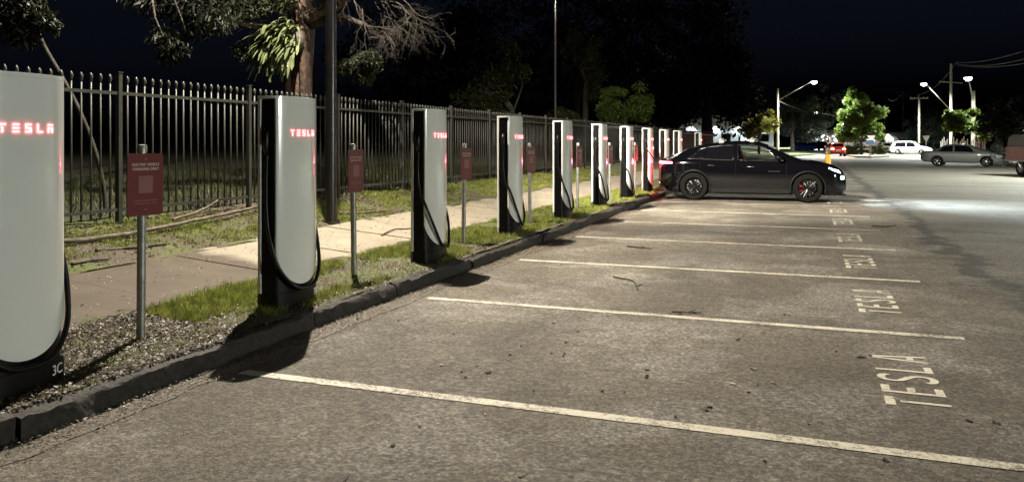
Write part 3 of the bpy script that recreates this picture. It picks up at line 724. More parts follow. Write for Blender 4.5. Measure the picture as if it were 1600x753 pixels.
    # wheels
    for ax in cfg['axles']:
        for s in (-1, 1):
            yo = half(ax)-.015; r = cfg['wr']; tw = .25
            m = MB(); prof = [(r*.66,-tw/2),(r*.9,-tw/2),(r*.985,-tw/2+.03),(r,-tw/2+.06),(r,tw/2-.06),(r*.985,tw/2-.03),(r*.9,tw/2),(r*.66,tw/2)]
            m.lathe(prof, 40, 1); wh = sharp(m.build('wheel', M_TYRE, root, loc=(ax, s*(yo-tw/2), r)), 40)
            m = MB(); m.lathe([(r*.70,s*tw*.49),(r*.66,s*tw*.46),(r*.64,s*tw*.2),(r*.64,-s*tw*.4)], 36, 1)
            ns_ = cfg.get('spokes', 5)
            for k in range(ns_):
                for dv in ((-.13,.13) if cfg.get('twin', True) else (0,)):
                    a = 2*pi*k/ns_; a2 = a+dv
                    p0 = Vector((cos(a)*r*.12, s*tw*.36, sin(a)*r*.12)); p1 = Vector((cos(a2)*r*.68, s*tw*.45, sin(a2)*r*.68)); m.tube([p0, (p0+p1)/2+Vector((0,s*.006,0)), p1], [.02,.014,.016], 6)
            m.lathe([(.0,s*tw*.43),(r*.15,s*tw*.42),(r*.17,s*tw*.30),(.0,s*tw*.28)], 20, 1); sharp(m.build('rim', cfg['rim'], wh), 40)
            m = MB(); m.lathe([(.0,s*tw*.05),(r*.52,s*tw*.05),(r*.52,s*tw*-.04),(.0,s*tw*-.04)], 24, 1); m.build('brake_disc', M_CLAD if cfg['paint'] is not M_CPAINT else M_GALV, wh)
            if cfg.get('caliper') and ax > 0:
                m = MB(); aa = [pi+(-.55+1.1*i/8) for i in range(9)]
                rws = [[(cos(a)*rr_, s*yy, sin(a)*rr_) for rr_, yy in ((r*.36,.045),(r*.58,.045),(r*.58,.078),(r*.36,.078))] for a in aa]
                m.grid(rws, True); m.build('caliper', M_CAL, wh)
            if cfg.get('arch'):
                m = MB(); m.tube([(ax+cos(a)*(cfg['ar']+.004), s*(half(ax+cos(a)*cfg['ar'])-.003), r+sin(a)*(cfg['ar']+.004)) for a in [-.35+(pi+.7)*i/24 for i in range(25)]], .028, 8); m.build('wheel_arch', M_CLAD, root, smooth=True)
    for f in cfg.get('extras', []): f(root, half_sec, side_pt, top_pt, half, top, belt, bot)
    return root
def lamp_patch(nm, mat, xs, zs, s_list=(-1,1), off=.01):
    def go(root, half_sec, side_pt, top_pt, half, top, belt, bot):
        for s in s_list:
            R_ = []
            for i in range(9):
                x = xs[0]+(xs[1]-xs[0])*i/8; hs = half_sec(x); zz = [q[1] for q in hs[1:17]]; yy = [q[0] for q in hs[1:17]]
                za = zs[0]+(zs[2]-zs[0])*i/8; zb = zs[1]+(zs[3]-zs[1])*i/8
                R_.append([(x, s*(interp(zz, yy, za+(zb-za)*j/4)+off), za+(zb-za)*j/4) for j in range(5)])
            m = MB(); m.grid(R_); m.build(nm, mat, root, smooth=True, fix=False)
    return go
def end_lamp(nm, mat, x, y0, y1, z0, z1, dx=.03, s_list=(-1,1)):
    def go(root, *a):
        for s in s_list:
            m = MB(); m.box((x, s*(y0+y1)/2, (z0+z1)/2), (dx, y1-y0, z1-z0)); m.build(nm, mat, root, bev=.008)
    return go
def mirrors(x, z, mat):
    def go(root, half_sec, side_pt, top_pt, half, *a):
        for s in (-1,1):
            y = s*(half(x)+.07); m = MB()
            m.lathe([(.0,-.085),(.055,-.08),(.085,-.02),(.088,.05),(.07,.075),(.0,.078)], 14, 0, (0,0,0)); m.v = [(x+q[0], y+q[1]*1.25, z+q[2]*.95) for q in m.v]; mi = m.build('mirror', mat, root, smooth=True)
            m = MB(); m.tube([(x+.02, s*(half(x)-.12), z-.07), (x, y-s*.04, z-.03)], .022, 6); m.build('mirror_stalk', mat, mi)
    return go
def handles(xs, dz, mat):
    def go(root, half_sec, side_pt, top_pt, half, top, belt, bot):
        for x in xs:
            for s in (-1,1):
                z = belt(x)-dz; y = s*(half(x)+.006); m = MB(); m.tube([(x-.1,y-s*.01,z),(x-.08,y+s*.012,z),(x+.08,y+s*.012,z),(x+.1,y-s*.01,z)], .012, 6); m.build('door_handle', mat, root, smooth=True)
    return go
def seams(xs, mat):
    def go(root, half_sec, side_pt, top_pt, half, top, belt, bot):
        for x in xs:
            for s in (-1,1):
                hs = half_sec(x); m = MB(); m.tube([(x, s*(q[0]+.0005), q[1]) for q in hs[4:10]], .004, 5); m.build('door_seam', mat, root)
    return go
def cabin(x0, x1):
    def go(root, *a):
        for sx in x0, x1:
            for s in (-.37, .37):
                m = MB(); m.box((sx, s, .62), (.5,.48,.2)); m.box((sx-.28, s, .93), (.14,.46,.6), Matrix.Rotation(-.2, 3, 'Y')); m.box((sx-.37, s, 1.27), (.09,.24,.16)); m.build('seat', M_BLACK, root, bev=.03)
    return go

suv = dict(paint=M_CPAINT, rim=M_RIMB, trim=M_CHROME, trimr=.008, axles=(-1.446,1.446), wr=.375, ar=.425, spokes=10, twin=True, caliper=True, arch=True, open=True, ns=110,
  top=[(-2.42,.86),(-2.36,1.06),(-2.15,1.15),(-1.9,1.27),(-1.55,1.42),(-1.1,1.525),(-.6,1.585),(-.1,1.60),(.3,1.55),(.65,1.40),(1.0,1.225),(1.25,1.12),(1.5,1.09),(1.85,1.03),(2.1,.955),(2.28,.84),(2.38,.66)],
  belt=[(-2.42,.84),(-2.3,.98),(-1.9,1.09),(-1.2,1.09),(0,1.06),(1.0,1.055),(1.3,1.06),(1.85,.96),(2.2,.84),(2.38,.62)],
  bot=[(-2.42,.48),(-2.2,.27),(-1.9,.19),(1.9,.18),(2.25,.19),(2.38,.32)],
  half=[(-2.42,.70),(-2.3,.84),(-2.0,.93),(-1.446,.968),(-.6,.94),(.5,.94),(1.446,.968),(1.9,.925),(2.2,.82),(2.38,.62)],
  roofw=[(-2.42,.55),(-1.9,.60),(-1.2,.60),(0,.63),(.6,.64),(1.0,.68),(1.3,.74),(2.38,.5)],
  windows=[('rear_quarter_window',-1.62,-1.30,-1.28,-1.13,M_GLD,.1,.86), ('rear_side_window',-1.25,-.42,-1.07,-.42,M_GLD,.06,.9), ('front_side_window',-.30,.86,-.30,.40,M_GLC,.06,.9,True)],
  screens=[('windscreen',1.22,.42,M_GLC), ('rear_window',-2.1,-1.35,M_GLD)],
  extras=[lamp_patch('tail_light', M_TAIL, (-2.405,-2.02), (.975,1.045,.985,1.03), off=.012), end_lamp('tail_strip', M_TAIL, -2.405, 0, .6, .985, 1.015, .03, (-1,1)),
    lamp_patch('day_running_light', M_DRL, (1.95,2.2), (.885,.915,.80,.835)), lamp_patch('day_running_light', M_DRL, (2.02,2.24), (.845,.865,.76,.785)),
    lamp_patch('headlight', M_HEAD, (2.24,2.335), (.61,.69,.61,.68)),
    mirrors(.72, 1.17, M_CPAINT), handles((-1.0,.02), .14, M_CHROME), seams((-.36,.92,-1.28), M_BLACK), cabin(.1,-.85)])
def suv_more(root, half_sec, side_pt, top_pt, half, top, belt, bot):
    for s in (-1,1):
        m = MB(); m.grid([[(x, s*(half(x)*.985+.012), z) for z in (.23,.27,.32,.345)] for x in np.linspace(-1.0,1.0,12)]); m.build('side_sill', M_CLAD, root)
        m = MB(); m.box((.62, s*(half(.62)+.004), .80), (.30,.006,.022)); m.build('badge_strip', M_CHROME, root)
    for x in (-.75,.05):
        m = MB(); m.tube([(x,-.62,top(x)+.075),(x,.62,top(x)+.075)], .022, 8)
        bar = m.build('roof_bar', M_BAR, root, smooth=True)
        for s in (-1,1): m = MB(); m.box((x,s*.55,top(x)+.02), (.13,.07,.11)); m.build('roof_bar_foot', M_BAR, bar, bev=.015)
    m = MB(); m.box((-2.30,0,1.115), (.2,1.25,.025), Matrix.Rotation(.12, 3, 'Y')); m.build('rear_spoiler', M_CPAINT, root, bev=.008)
    m = MB(); m.box((2.36,0,.42), (.05,1.0,.14)); m.build('lower_grille', M_BLACK, root, bev=.01)
    m = MB(); m.box((-2.40,0,.62), (.02,.52,.11)); m.build('number_plate', M_SWHITE, root)
    m = MB(); m.box((2.2,0,.2), (.36,1.5,.03)); m.build('front_splitter', M_CLAD, root, bev=.008)
    for s in (-1,1): spot('headlight_beam', (2.40, s*.64, .655), (8.4, s*.9-2.0, -.1), 4600, (.70,.89,1), 36, 1.0, .05, root).scale = (2.6, 1, 1); spot('headlight_spill', (2.41, s*.62, .66), (6.5, s*1.4-1.2, -.3), 620, (.70,.89,1), 100, 1.0, .05, root)
    spot('tail_glow', (-2.30, -1.0, 1.02), (-2.9, -.55, .55), 85, (1,.02,.055), 165, .6, .06, root)
    spot('tail_glow', (-2.32, -1.02, 1.02), (-2.98, -7, 1.0), 170, (1,.03,.08), 30, 1.0, .06, root)
    spot('tail_glow', (-2.50, 0, 1.0), (-3.4, 0, .3), 60, (1,.02,.055), 160, .8, .06, root)
suv['extras'].append(suv_more)
CARX, CARY, CARR = -1.47, 22.82, radians(2.0)
suv_o = make_car('black_car', 'black coupe-roofed car reversed to the kerb with headlights and tail lights on', suv, (CARX, CARY, 0), CARR)
# the plugged cable
p6 = posts[6]; M6 = Matrix.Translation(p6.location); inv = M6.inverted()
end = Matrix.Translation((CARX,CARY,0)) @ Matrix.Rotation(CARR,4,'Z') @ Vector((-2.18,-.93,.93))
stt = M6 @ Vector((.11,-.325,1.35))
mid = (stt+end)/2-Vector((0,.10,.14))
cable(p6, [inv@stt, inv@(stt+Vector((.03,-.03,-.1))), inv@mid, inv@(end+Vector((-.08,-.07,.0))), inv@end], 30)

def sedan(paint_, L=4.7, H=1.45, kind='sedan', tail=M_TAILOFF, head=M_HEADOFF, rim=M_RIMS):
    a = L/2; ax = L*.29
    if kind == 'sedan':
        top = [(-a,.80),(-a+.08,.95),(-a+.35,1.0),(-a+.75,1.03),(-a+1.15,H-.20),(-a+1.6,H-.03),(-.1,H),(.35,H-.05),(.8,H-.24),(1.25,1.03),(1.5,.97),(a-.4,.85),(a-.1,.74),(a,.58)]
        rwin = (-1.35,-.5,-1.05,-.5); rs = ('rear_window',-a+.85,-a+1.5,M_GLD)
    else:
        top = [(-a,.85),(-a+.06,1.05),(-a+.2,H-.35),(-a+.45,H-.08),(-a+1.0,H),(-.1,H),(.4,H-.07),(.85,H-.32),(1.2,1.06),(1.5,1.0),(a-.4,.9),(a-.1,.76),(a,.6)]
        rwin = (-1.75,-.45,-1.6,-.45); rs = ('rear_window',-a+.1,-a+.42,M_GLD)
    return dict(paint=paint_, rim=rim, axles=(-ax,ax), wr=.33, ar=.37, spokes=5, ns=60, top=top,
      belt=[(-a,.76),(-a+.3,.95),(-1,.95),(.5,.92),(1.3,.93),(a-.4,.80),(a,.52)], bot=[(-a,.42),(-a+.25,.26),(a-.25,.22),(a,.34)],
      half=[(-a,.68),(-a+.15,.80),(-a+.5,.88),(0,.90),(a-.5,.87),(a-.15,.75),(a,.58)], roofw=[(-a,.56),(-.8,.58),(.4,.60),(1.2,.68),(a,.5)],
      windows=[('rear_side_window',*rwin,M_GLD,.06,.9), ('front_side_window',-.38,.82,-.38,.42,M_GLD,.06,.9)],
      screens=[('windscreen',1.2,.5,M_GLD), rs],
      extras=[end_lamp('tail_light', tail, -a+.03, .42, .74, .72, .88, .08), lamp_patch('headlight', head, (a-.45,a-.1), (.66,.78,.6,.70), off=.012), mirrors(.72,1.0,paint_), handles((-.95,.0),.12,paint_), seams((-.42,.9),M_BLACK), end_lamp('number_plate', M_SWHITE, -a-.005, -.25, .25, .60, .72, .02, (1,))])
P_SIL = pm('paint_grey', (.10,.104,.10), rough=.4, metal=.2, coat=1); P_WH = pm('paint_white', (.72,.72,.72), rough=.3, coat=1); P_BLU = pm('paint_blue', (.03,.08,.6), rough=.3, coat=1)
P_RED = pm('paint_red', (.42,.03,.02), rough=.3, coat=1); P_MAR = pm('paint_maroon', (.06,.01,.03), rough=.3, coat=1)
def rz_to(px_heading): return px_heading
g1 = gnd(1477, 258.5); g2 = gnd(1537, 262)
c = (gnd(1508,260.3)); hd = atan2((g2-g1).y, (g2-g1).x)
make_car('grey_sedan', 'grey metallic sedan parked at the right-hand kerb behind the red utility', sedan(P_SIL, 4.75, 1.44), (c.x, c.y+.8, 0), -.26)
c = gnd(1306, 244); rc = make_car('red_car', 'red car with both tail lights lit driving toward the island tree', sedan(P_RED, 4.5, 1.5, 'hatch', tail=M_TAILS), (c.x-.05, c.y, 0), pi/2+.10)
for sd in (-.58,.58): spot('tail_glow', (-2.4, sd, .8), (-6, sd, 0), 500, (1,.16,.06), 120, .8, .08, rc)
c = at(1424, 241, 99); make_car('white_wagon', 'white wagon crossing the side street beside the give-way sign', sedan(P_WH, 4.6, 1.66, 'hatch'), (c.x, c.y, 0), -.35)
c = at(1392, 240, 118); make_car('white_hatchback', 'small white hatchback partly behind the island shrubs', sedan(P_WH, 4.0, 1.5, 'hatch'), (c.x, c.y, 0), .4)
c = at(1256, 234, 140); make_car('blue_car', 'bright blue hatchback parked under the street trees', sedan(P_BLU, 4.2, 1.5, 'hatch'), (c.x, c.y, 0), pi+.5)
c = at(1275, 234, 150); make_car('maroon_car', 'dark maroon wagon parked beside the blue hatchback', sedan(P_MAR, 4.6, 1.7, 'hatch'), (c.x, c.y, 0), pi+.7)

# red utility: tray and canopy behind a cab (only its rear shows)
def make_ute():
    root = tag(empty('red_utility', (0,0,0)), 'dusty red utility with a grey canopy and underslung yellow lamp at the kerb', 'utility')
    R = pm('ute_red', (.15,.075,.07), (.21,.115,.105), 3, .6); G = pm('canopy_grey', (.07,.07,.07), rough=.6)
    m = MB(); m.prism([(-2.6,.72),(-2.6,1.36),(-.35,1.36),(-.35,.72)], -.88, .88, 1); m.build('tray', R, root, bev=.03)
    m = MB(); m.box((-1.45,0,.70), (2.36,1.82,.06)); m.build('tray_rail', M_LHEAD, root, bev=.01)
    m = MB(); m.prism([(-2.58,1.364),(-2.42,1.84),(-.36,1.86),(-.36,1.364)], -.84, .84, 1); m.build('canopy', G, root, bev=.04)
    m = MB(); m.box((-1.4,0,1.875), (1.9,1.5,.03)); m.build('canopy_roof', M_LHEAD, root, bev=.01)
    m = MB(); m.prism([(-.3,.55),(-.3,1.3),(-.2,1.78),(.75,1.8),(1.3,1.25),(2.5,1.12),(2.62,.55)], -.86, .86, 1); m.build('cab', R, root, bev=.05)
    for s in (-1,1):
        m = MB(); m.prism([(-.1,1.25),(-.05,1.68),(.68,1.70),(1.05,1.25)], s*.862, s*.868, 1); m.build('side_window', M_GLD, root)
        m = MB(); m.box((-2.62,s*.74,.95), (.04,.12,.3)); m.build('tail_light', M_TAILOFF, root, bev=.01)
        for ax in (-1.5, 1.65):
            m = MB(); r = .38; m.lathe([(r*.6,-.12),(r*.9,-.12),(r,-.08),(r,.08),(r*.9,.12),(r*.6,.12)], 32, 1); w = sharp(m.build('wheel', M_TYRE, root, loc=(ax, s*.74, r)), 40)
            m = MB(); m.lathe([(.0,s*.07),(r*.2,s*.09),(r*.24,s*.05)], 20, 1); m.lathe([(r*.56,s*.11),(r*.62,s*.11),(r*.6,-s*.1)], 32, 1)
            for k in range(6): m.tube([(cos(k*pi/3)*r*.16,s*.07,sin(k*pi/3)*r*.16),(cos(k*pi/3)*r*.58,s*.10,sin(k*pi/3)*r*.58)], [.035,.028], 6)
            sharp(m.build('rim', M_RIMS, w), 40)
    m = MB(); m.box((0,0,.5), (5.0,.8,.2)); m.build('chassis', M_BLACK, root)
    m = MB(); m.lathe([(.0,.09),(.05,.08),(.085,.0),(.05,-.08),(.0,-.09)], 12, 2, (-2.68, .55, .60)); m.build('hitch_lamp', pm('hitch_yellow', (.55,.45,.12), rough=.5), root, smooth=True)
    m = MB(); m.tube([(-2.68,.55,.66),(-2.60,.5,.72)], .02, 6); m.build('hitch_arm', M_BLACK, root)
    return root
ute = make_ute(); c = gnd(1594, 275.5); hdu = hd+.02
ute.rotation_euler = (0,0,hdu)
wv_ = Matrix.Rotation(hdu,3,'Z') @ Vector((-1.5,-.86,0)); ute.location = (c.x-wv_.x, c.y-wv_.y, 0)

# ------------------------------------------------------------------ trees
def leaves(n, clumps, size, asp=.45, droop=.3, seed=0, spread=1.0):
    R = np.random.RandomState(seed); C = np.array([c[:3] for c in clumps]); S = np.array([c[3] for c in clumps])
    i = R.randint(0, len(C), n); d = R.normal(size=(n,3)); d /= np.linalg.norm(d, axis=1)[:,None]
    pos = C[i]+d*(S[i]*spread*R.rand(n)**.45)[:,None]*np.array([1,1,.8])
    u = R.normal(size=(n,3))+d*.9; u[:,2] -= droop; u /= np.linalg.norm(u, axis=1)[:,None]
    v = np.cross(u, R.normal(size=(n,3))); v /= np.linalg.norm(v, axis=1)[:,None]
    s = size*(.6+.8*R.rand(n)); u *= s[:,None]; v *= (s*asp)[:,None]
    V = np.stack([pos-u*.5, pos+v*.5, pos+u*.5, pos-v*.5], 1).reshape(-1,3)
    return V, np.arange(4*n).reshape(-1,4)
def clumps_in(ell, n, r, seed):
    R = np.random.RandomState(seed); out_ = []
    for (cx, cy, cz, rx, ry, rz_) in ell:
        k = max(3, int(n/len(ell)))
        for _ in range(k):
            d = R.normal(size=3); d /= np.linalg.norm(d); q = R.rand()**.28
            out_.append((cx+d[0]*rx*q, cy+d[1]*ry*q, cz+d[2]*rz_*q, r*(.55+.9*R.rand())))
    return out_
def tree(name, label, base, ell, n_leaf, size, leafm, barkm=None, tr=.15, ncl=40, clr=.5, seed=1, limbs=7, group=None, lean=(0,0), trunk_top=None, asp=.45, droop=.3, cat='tree'):
    root = tag(empty(name, base), label, cat, group); barkm = barkm or M_BARKD
    R = random.Random(seed)
    zc = min(e[2]-e[5]*.35 for e in ell) if trunk_top is None else trunk_top
    cx = sum(e[0] for e in ell)/len(ell); cy = sum(e[1] for e in ell)/len(ell); zt = max(e[2]+e[5]*.3 for e in ell)
    cl = clumps_in(ell, ncl, clr, seed)
    m = MB(); pts = [(0,0,-.3),(lean[0]*.3+R.uniform(-.05,.05),lean[1]*.3,zc*.4),(lean[0]*.7,lean[1]*.7+R.uniform(-.08,.08),zc*.8),(lean[0],lean[1],zc),(cx*.7+lean[0]*.3,cy*.7+lean[1]*.3,(zc+zt)/2),(cx,cy,zt)]
    sp_ = spline(pts, 16); m.tube(sp_, [tr*(1.25-.95*(i/15)) if i else tr*1.5 for i in range(16)], 10)
    for i in range(limbs):
        a = sp_[R.randint(7, 13)]; c_ = cl[R.randrange(len(cl))]; e = Vector(c_[:3]); md = (a+e)/2+Vector((R.uniform(-.2,.2),R.uniform(-.2,.2),R.uniform(.0,.3)))
        m.tube(spline([a, md, e], 7), [tr*(.5-.42*j/6) for j in range(7)], 6)
    m.build('trunk', barkm, root, smooth=True)
    V, Fc = leaves(n_leaf, cl, size, asp, droop, seed); fast_mesh('crown', V, Fc, leafm, root)
    return root
# the big tree behind the fence: trunk, dark foliage, bare branches
b = at(470, 318, 15.2); b.z = .68
def rel(px, py, Z): q = at(px, py, Z); return q-b
big = tag(empty('fig_tree', b), 'thick brown trunked tree behind the fence with bare hanging branches', 'tree')
m = MB()
tp = [rel(474,330,15.2), rel(472,240,15.2), rel(469,150,15.2), rel(470,90,15.2), rel(468,40,15.2), rel(462,-20,15.2), rel(450,-120,15.2)]
sp_ = spline(tp, 26); m.tube([q+Vector((.03*mn.noise(q*2),.03*mn.noise(q*2+Vector((5,5,5))),0)) for q in sp_], [.30-.008*i+.035*mn.noise(Vector((i*.6,0,0))) for i in range(26)], 16)
for off in (.18,-.16): m.tube(spline([q+Vector((off+.05*sin(i*.9),-.22,0)) for i, q in enumerate(tp)], 20), .07, 8)
m.build('trunk', M_BARK, big, smooth=True)
def limb(pts, r0, r1, n=10, sides=8, mat=M_BARK, nm='limb'):
    m = MB(); m.tube(spline(pts, n), [r0+(r1-r0)*i/(n-1) for i in range(n)], sides); return m.build(nm, mat, big, smooth=True)
limb([rel(470,60,15.2), rel(440,45,15), rel(400,42,14.7), rel(365,30,14.5), rel(330,-10,14.2)], .10, .04)
limb([rel(480,30,15.2), rel(520,10,15), rel(560,-20,14.6)], .16, .10)
limb([rel(486,40,15.2), rel(530,28,14.9), rel(570,40,14.5)], .10, .04, mat=M_TWIG)
R2 = random.Random(5)
bb = MB()
def twig(p, d, L, r, lev):
    n = 5; pts = [p]; q = p.copy(); dd = d.copy()
    for i in range(n):
        dd = (dd+Vector((R2.uniform(-.3,.3), R2.uniform(-.3,.3), R2.uniform(-.32,.24)))).normalized(); q = q+dd*L/n; pts.append(q)
    bb.tube(pts, [r*(1-.5*i/n) for i in range(n+1)], 5 if lev < 2 else 4, cap=False)
    if lev < 4:
        for k in range(3 if lev < 3 else 2):
            i = R2.randint(2, n); d2 = (dd+Vector((R2.uniform(-.9,.9), R2.uniform(-.9,.9), R2.uniform(-.9,.55)))).normalized()
            twig(pts[i], d2, L*R2.uniform(.5,.78), r*.52, lev+1)
for (px, py, tx, ty, L) in ((560,-20,600,30,.75),(575,-25,640,20,.8),(565,40,615,60,.6),(590,20,650,70,.8),(585,-5,655,50,.85),(600,50,640,110,.55),(565,10,590,60,.5),(600,0,660,40,.8),(575,60,600,50,.4),(610,-20,660,10,.7),(540,-20,575,40,.7)):
    a = rel(px, py, 14.5); e = rel(tx, ty, 14.2+R2.uniform(-.5,.5)); twig(a, (e-a).normalized(), L, .012, 0)
bb.build('bare_branches', M_TWIG, big, smooth=True)
cl = [tuple(rel(px+R2.uniform(-12,12), py+R2.uniform(-8,8), Zd))+(r,) for px, py, Zd, r in [(350,5,14,.35),(372,22,14.2,.3),(395,12,14.4,.3),(410,-10,14.5,.35),(430,0,14.6,.3),(440,12,14.5,.25),(360,-15,14,.4),(390,85,14.8,.28),(400,75,14.8,.25),(415,92,14.9,.25),(500,-15,14.6,.4),(470,-30,14.4,.4),(540,-20,14.4,.4),(600,-40,14.2,.4),(553,95,14.6,.22),(568,100,14.6,.22),(585,98,14.5,.22),(560,118,14.7,.2),(585,112,14.6,.18),(545,112,14.7,.2)]]
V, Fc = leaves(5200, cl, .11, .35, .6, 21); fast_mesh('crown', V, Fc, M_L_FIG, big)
# strap-leaved fern growing on the trunk
fb = at(462, 62, 14.72); fern = tag(empty('staghorn_fern', fb), 'pale green strap-leaved fern growing on the big trunk', 'fern')
fv = []; ff = []
for i in range(420):
    a = R2.uniform(-1.3,1.1); e = R2.uniform(-.6,.9); d = Vector((-.55+.75*sin(a*1.4)+.25*R2.uniform(-1,1), -.75*cos(a), e)).normalized(); L = R2.uniform(.3,.72); w = R2.uniform(.012,.024); side = d.cross(Vector((0,0,1))).normalized()
    q = Vector((R2.uniform(-.55,.12), R2.uniform(-.15,.05), R2.uniform(-.25,.28))); dd = d.copy()
    for k in range(6):
        ww = w*(.7+.9*(k/5)) if k < 5 else w*.5
        fv += [q-side*ww, q+side*ww]
        if k: j = len(fv); ff.append((j-4, j-3, j-1, j-2))
        dd = (dd+Vector((0,0,-.30))).normalized(); q = q+dd*L/5
fast_mesh('fronds', [tuple(q) for q in fv], ff, M_L_FERN, fern)
m = MB(); m.lathe([(.0,-.2),(.12,-.15),(.17,0),(.12,.14),(.0,.2)], 10); m.build('root_ball', M_BARKD, fern, smooth=True)
# slim leaning tree on the left
bl = at(163, 338, 10.6); bl.z = .62
lt = tag(empty('leaning_tree', bl), 'slim pale trunk leaning behind the fence by the post marked 3C', 'tree')
m = MB(); r_ = lambda px, py, Z: at(px, py, Z)-bl
m.tube(spline([r_(164,345,10.6), r_(163,300,10.6), r_(150,240,10.55), r_(125,175,10.5), r_(95,118,10.45), r_(70,75,10.4), r_(55,40,10.3), r_(35,-20,10.1)], 24), [.026-.0002*i+.008*(i/23) for i in range(24)], 8)
m.build('trunk', M_TWIG, lt, smooth=True)
cl = [tuple(r_(px, py, Z))+(r,) for px, py, Z, r in [(20,10,10,.3),(45,25,10,.22),(65,30,10,.18),(10,45,10,.25),(40,60,10.1,.18),(75,40,10.1,.15),(-30,30,10,.4),(0,-30,10,.4),(50,-20,10,.3)]]
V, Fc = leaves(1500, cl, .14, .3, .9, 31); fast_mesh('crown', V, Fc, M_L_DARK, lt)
# hanging boughs top left
hb = at(270, -60, 13); hb2 = Vector((hb.x, hb.y, .7)); dq = at(478, 222, 18.2); ht = tag(empty('drooping_tree', Vector((dq.x, dq.y, .7))), 'dark drooping-leaved tree overhanging the fence', 'tree')
o_ = ht.location
m = MB(); m.tube(spline([(0,0,-.2),(.02,-.05,2),(0,0,4.2),(-.8,-.9,6.2)], 14), [.17-.007*i for i in range(14)], 10)
for px, py in ((225,20),(262,75),(290,50),(330,15)): m.tube(spline([(-.5,-.6,5.8), Vector(at(px-10, py-110, 13))-o_, Vector(at(px, py, 13))-o_], 9), [.04-.0036*i for i in range(9)], 6)
m.build('trunk', M_BARKD, ht, smooth=True)
cl = [tuple(Vector(at(px, py, Z))-o_)+(r,) for px, py, Z, r in [(215,-10,13,.35),(240,10,13,.3),(262,0,13,.3),(258,60,13,.28),(275,75,13,.25),(265,90,13.2,.2),(300,10,13,.35),(325,20,13,.35),(310,45,13.2,.3),(290,25,13.2,.3),(345,35,13.4,.3),(330,-30,13,.4),(150,-40,13,.4)]]
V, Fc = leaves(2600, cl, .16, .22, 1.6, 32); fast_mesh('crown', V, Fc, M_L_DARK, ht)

def T(name, label, px, Z, z0, ells, **kw):   # ellipsoids given in pixels (cx, cy, rx, ry) at depth Z
    base = at(px, HZY, Z); base.z = z0; s = Z/FPX
    ell = []
    for e in ells:
        q = at(e[0], e[1], Z)-base; ell.append((q.x, q.y, q.z, e[2]*s, e[2]*s, e[3]*s))
    return tree(name, label, tuple(base), ell, kw.pop('n'), kw.pop('size'), kw.pop('leaf'), **kw)
T('round_tree', 'rounded olive-green tree lit behind the far stretch of fence', 975, 46, .7, [(975,158,36,32),(950,170,16,18),(1000,172,14,16)], n=9000, size=.17, leaf=M_L_LIME, ncl=60, clr=.42, seed=3, tr=.16)
T('park_tree', 'dim park tree with pale twisting limbs behind the round tree', 915, 54, .7, [(915,110,34,52),(900,80,22,25)], n=7000, size=.2, leaf=M_L_OLIVE, ncl=46, clr=.6, seed=4, tr=.2, barkm=M_BARKP, limbs=14)
T('park_tree', 'dim slender-trunked tree left of the far lamp post', 800, 50, .7, [(792,110,30,40),(770,150,28,30),(740,160,24,24)], n=7000, size=.2, leaf=M_L_OLIVE, ncl=46, clr=.6, seed=5, tr=.16, barkm=M_BARKP, limbs=12)
T('park_tree', 'low bushy tree behind the fence beside the far lamp post', 880, 48, .7, [(880,185,18,14)], n=2000, size=.16, leaf=M_L_OLIVE, ncl=18, clr=.4, seed=6, tr=.08)
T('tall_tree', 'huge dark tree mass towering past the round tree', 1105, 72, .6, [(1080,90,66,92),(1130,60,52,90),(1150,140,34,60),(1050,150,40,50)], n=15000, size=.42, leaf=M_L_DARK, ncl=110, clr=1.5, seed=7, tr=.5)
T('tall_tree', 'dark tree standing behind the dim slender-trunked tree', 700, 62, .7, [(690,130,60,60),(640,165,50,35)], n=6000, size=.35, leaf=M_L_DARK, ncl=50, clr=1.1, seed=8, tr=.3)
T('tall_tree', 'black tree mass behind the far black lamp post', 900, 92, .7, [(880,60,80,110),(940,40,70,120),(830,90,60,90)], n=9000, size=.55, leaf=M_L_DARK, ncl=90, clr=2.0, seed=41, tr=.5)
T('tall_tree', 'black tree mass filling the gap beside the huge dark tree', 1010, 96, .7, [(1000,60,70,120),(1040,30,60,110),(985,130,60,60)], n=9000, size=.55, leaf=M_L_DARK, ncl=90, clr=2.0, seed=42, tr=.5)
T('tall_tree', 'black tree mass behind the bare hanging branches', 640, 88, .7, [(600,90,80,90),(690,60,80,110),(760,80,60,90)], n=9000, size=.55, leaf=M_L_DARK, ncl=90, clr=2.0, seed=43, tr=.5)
T('street_tree', 'small yellow-green tree beside the leaning timber lamp pole', 1186, 90, .2, [(1188,192,24,20),(1172,205,16,14)], n=4200, size=.3, leaf=M_L_YEL, ncl=34, clr=.7, seed=9, tr=.15)
T('street_tree', 'dark grey-green tree standing behind the leaning timber lamp pole', 1238, 118, .2, [(1240,175,32,38),(1258,195,22,24),(1214,185,22,25)], n=7000, size=.42, leaf=M_L_GREY, ncl=52, clr=1.1, seed=10, tr=.28)
T('street_tree', 'grey bare-looking tree glowing around the far street lamp', 1290, 200, .0, [(1290,165,34,34),(1280,195,22,20)], n=4200, size=.6, leaf=M_L_GREY, ncl=44, clr=1.6, seed=12, tr=.3)
T('island_tree', 'bright lime-green tree growing on the traffic island', 1346, 92, .1, [(1340,205,34,17),(1320,210,17,11),(1364,203,18,19),(1342,178,26,22),(1342,154,18,20),(1364,178,15,9),(1324,185,12,10)], n=15000, size=.34, leaf=M_L_LIME, ncl=90, clr=.6, seed=13, tr=.17)
T('street_tree', 'dim green bushy tree behind the white wagon', 1432, 118, .1, [(1424,208,24,18),(1452,200,26,28),(1470,205,16,22)], n=6000, size=.4, leaf=M_L_GREY, ncl=46, clr=1.0, seed=14, tr=.2)
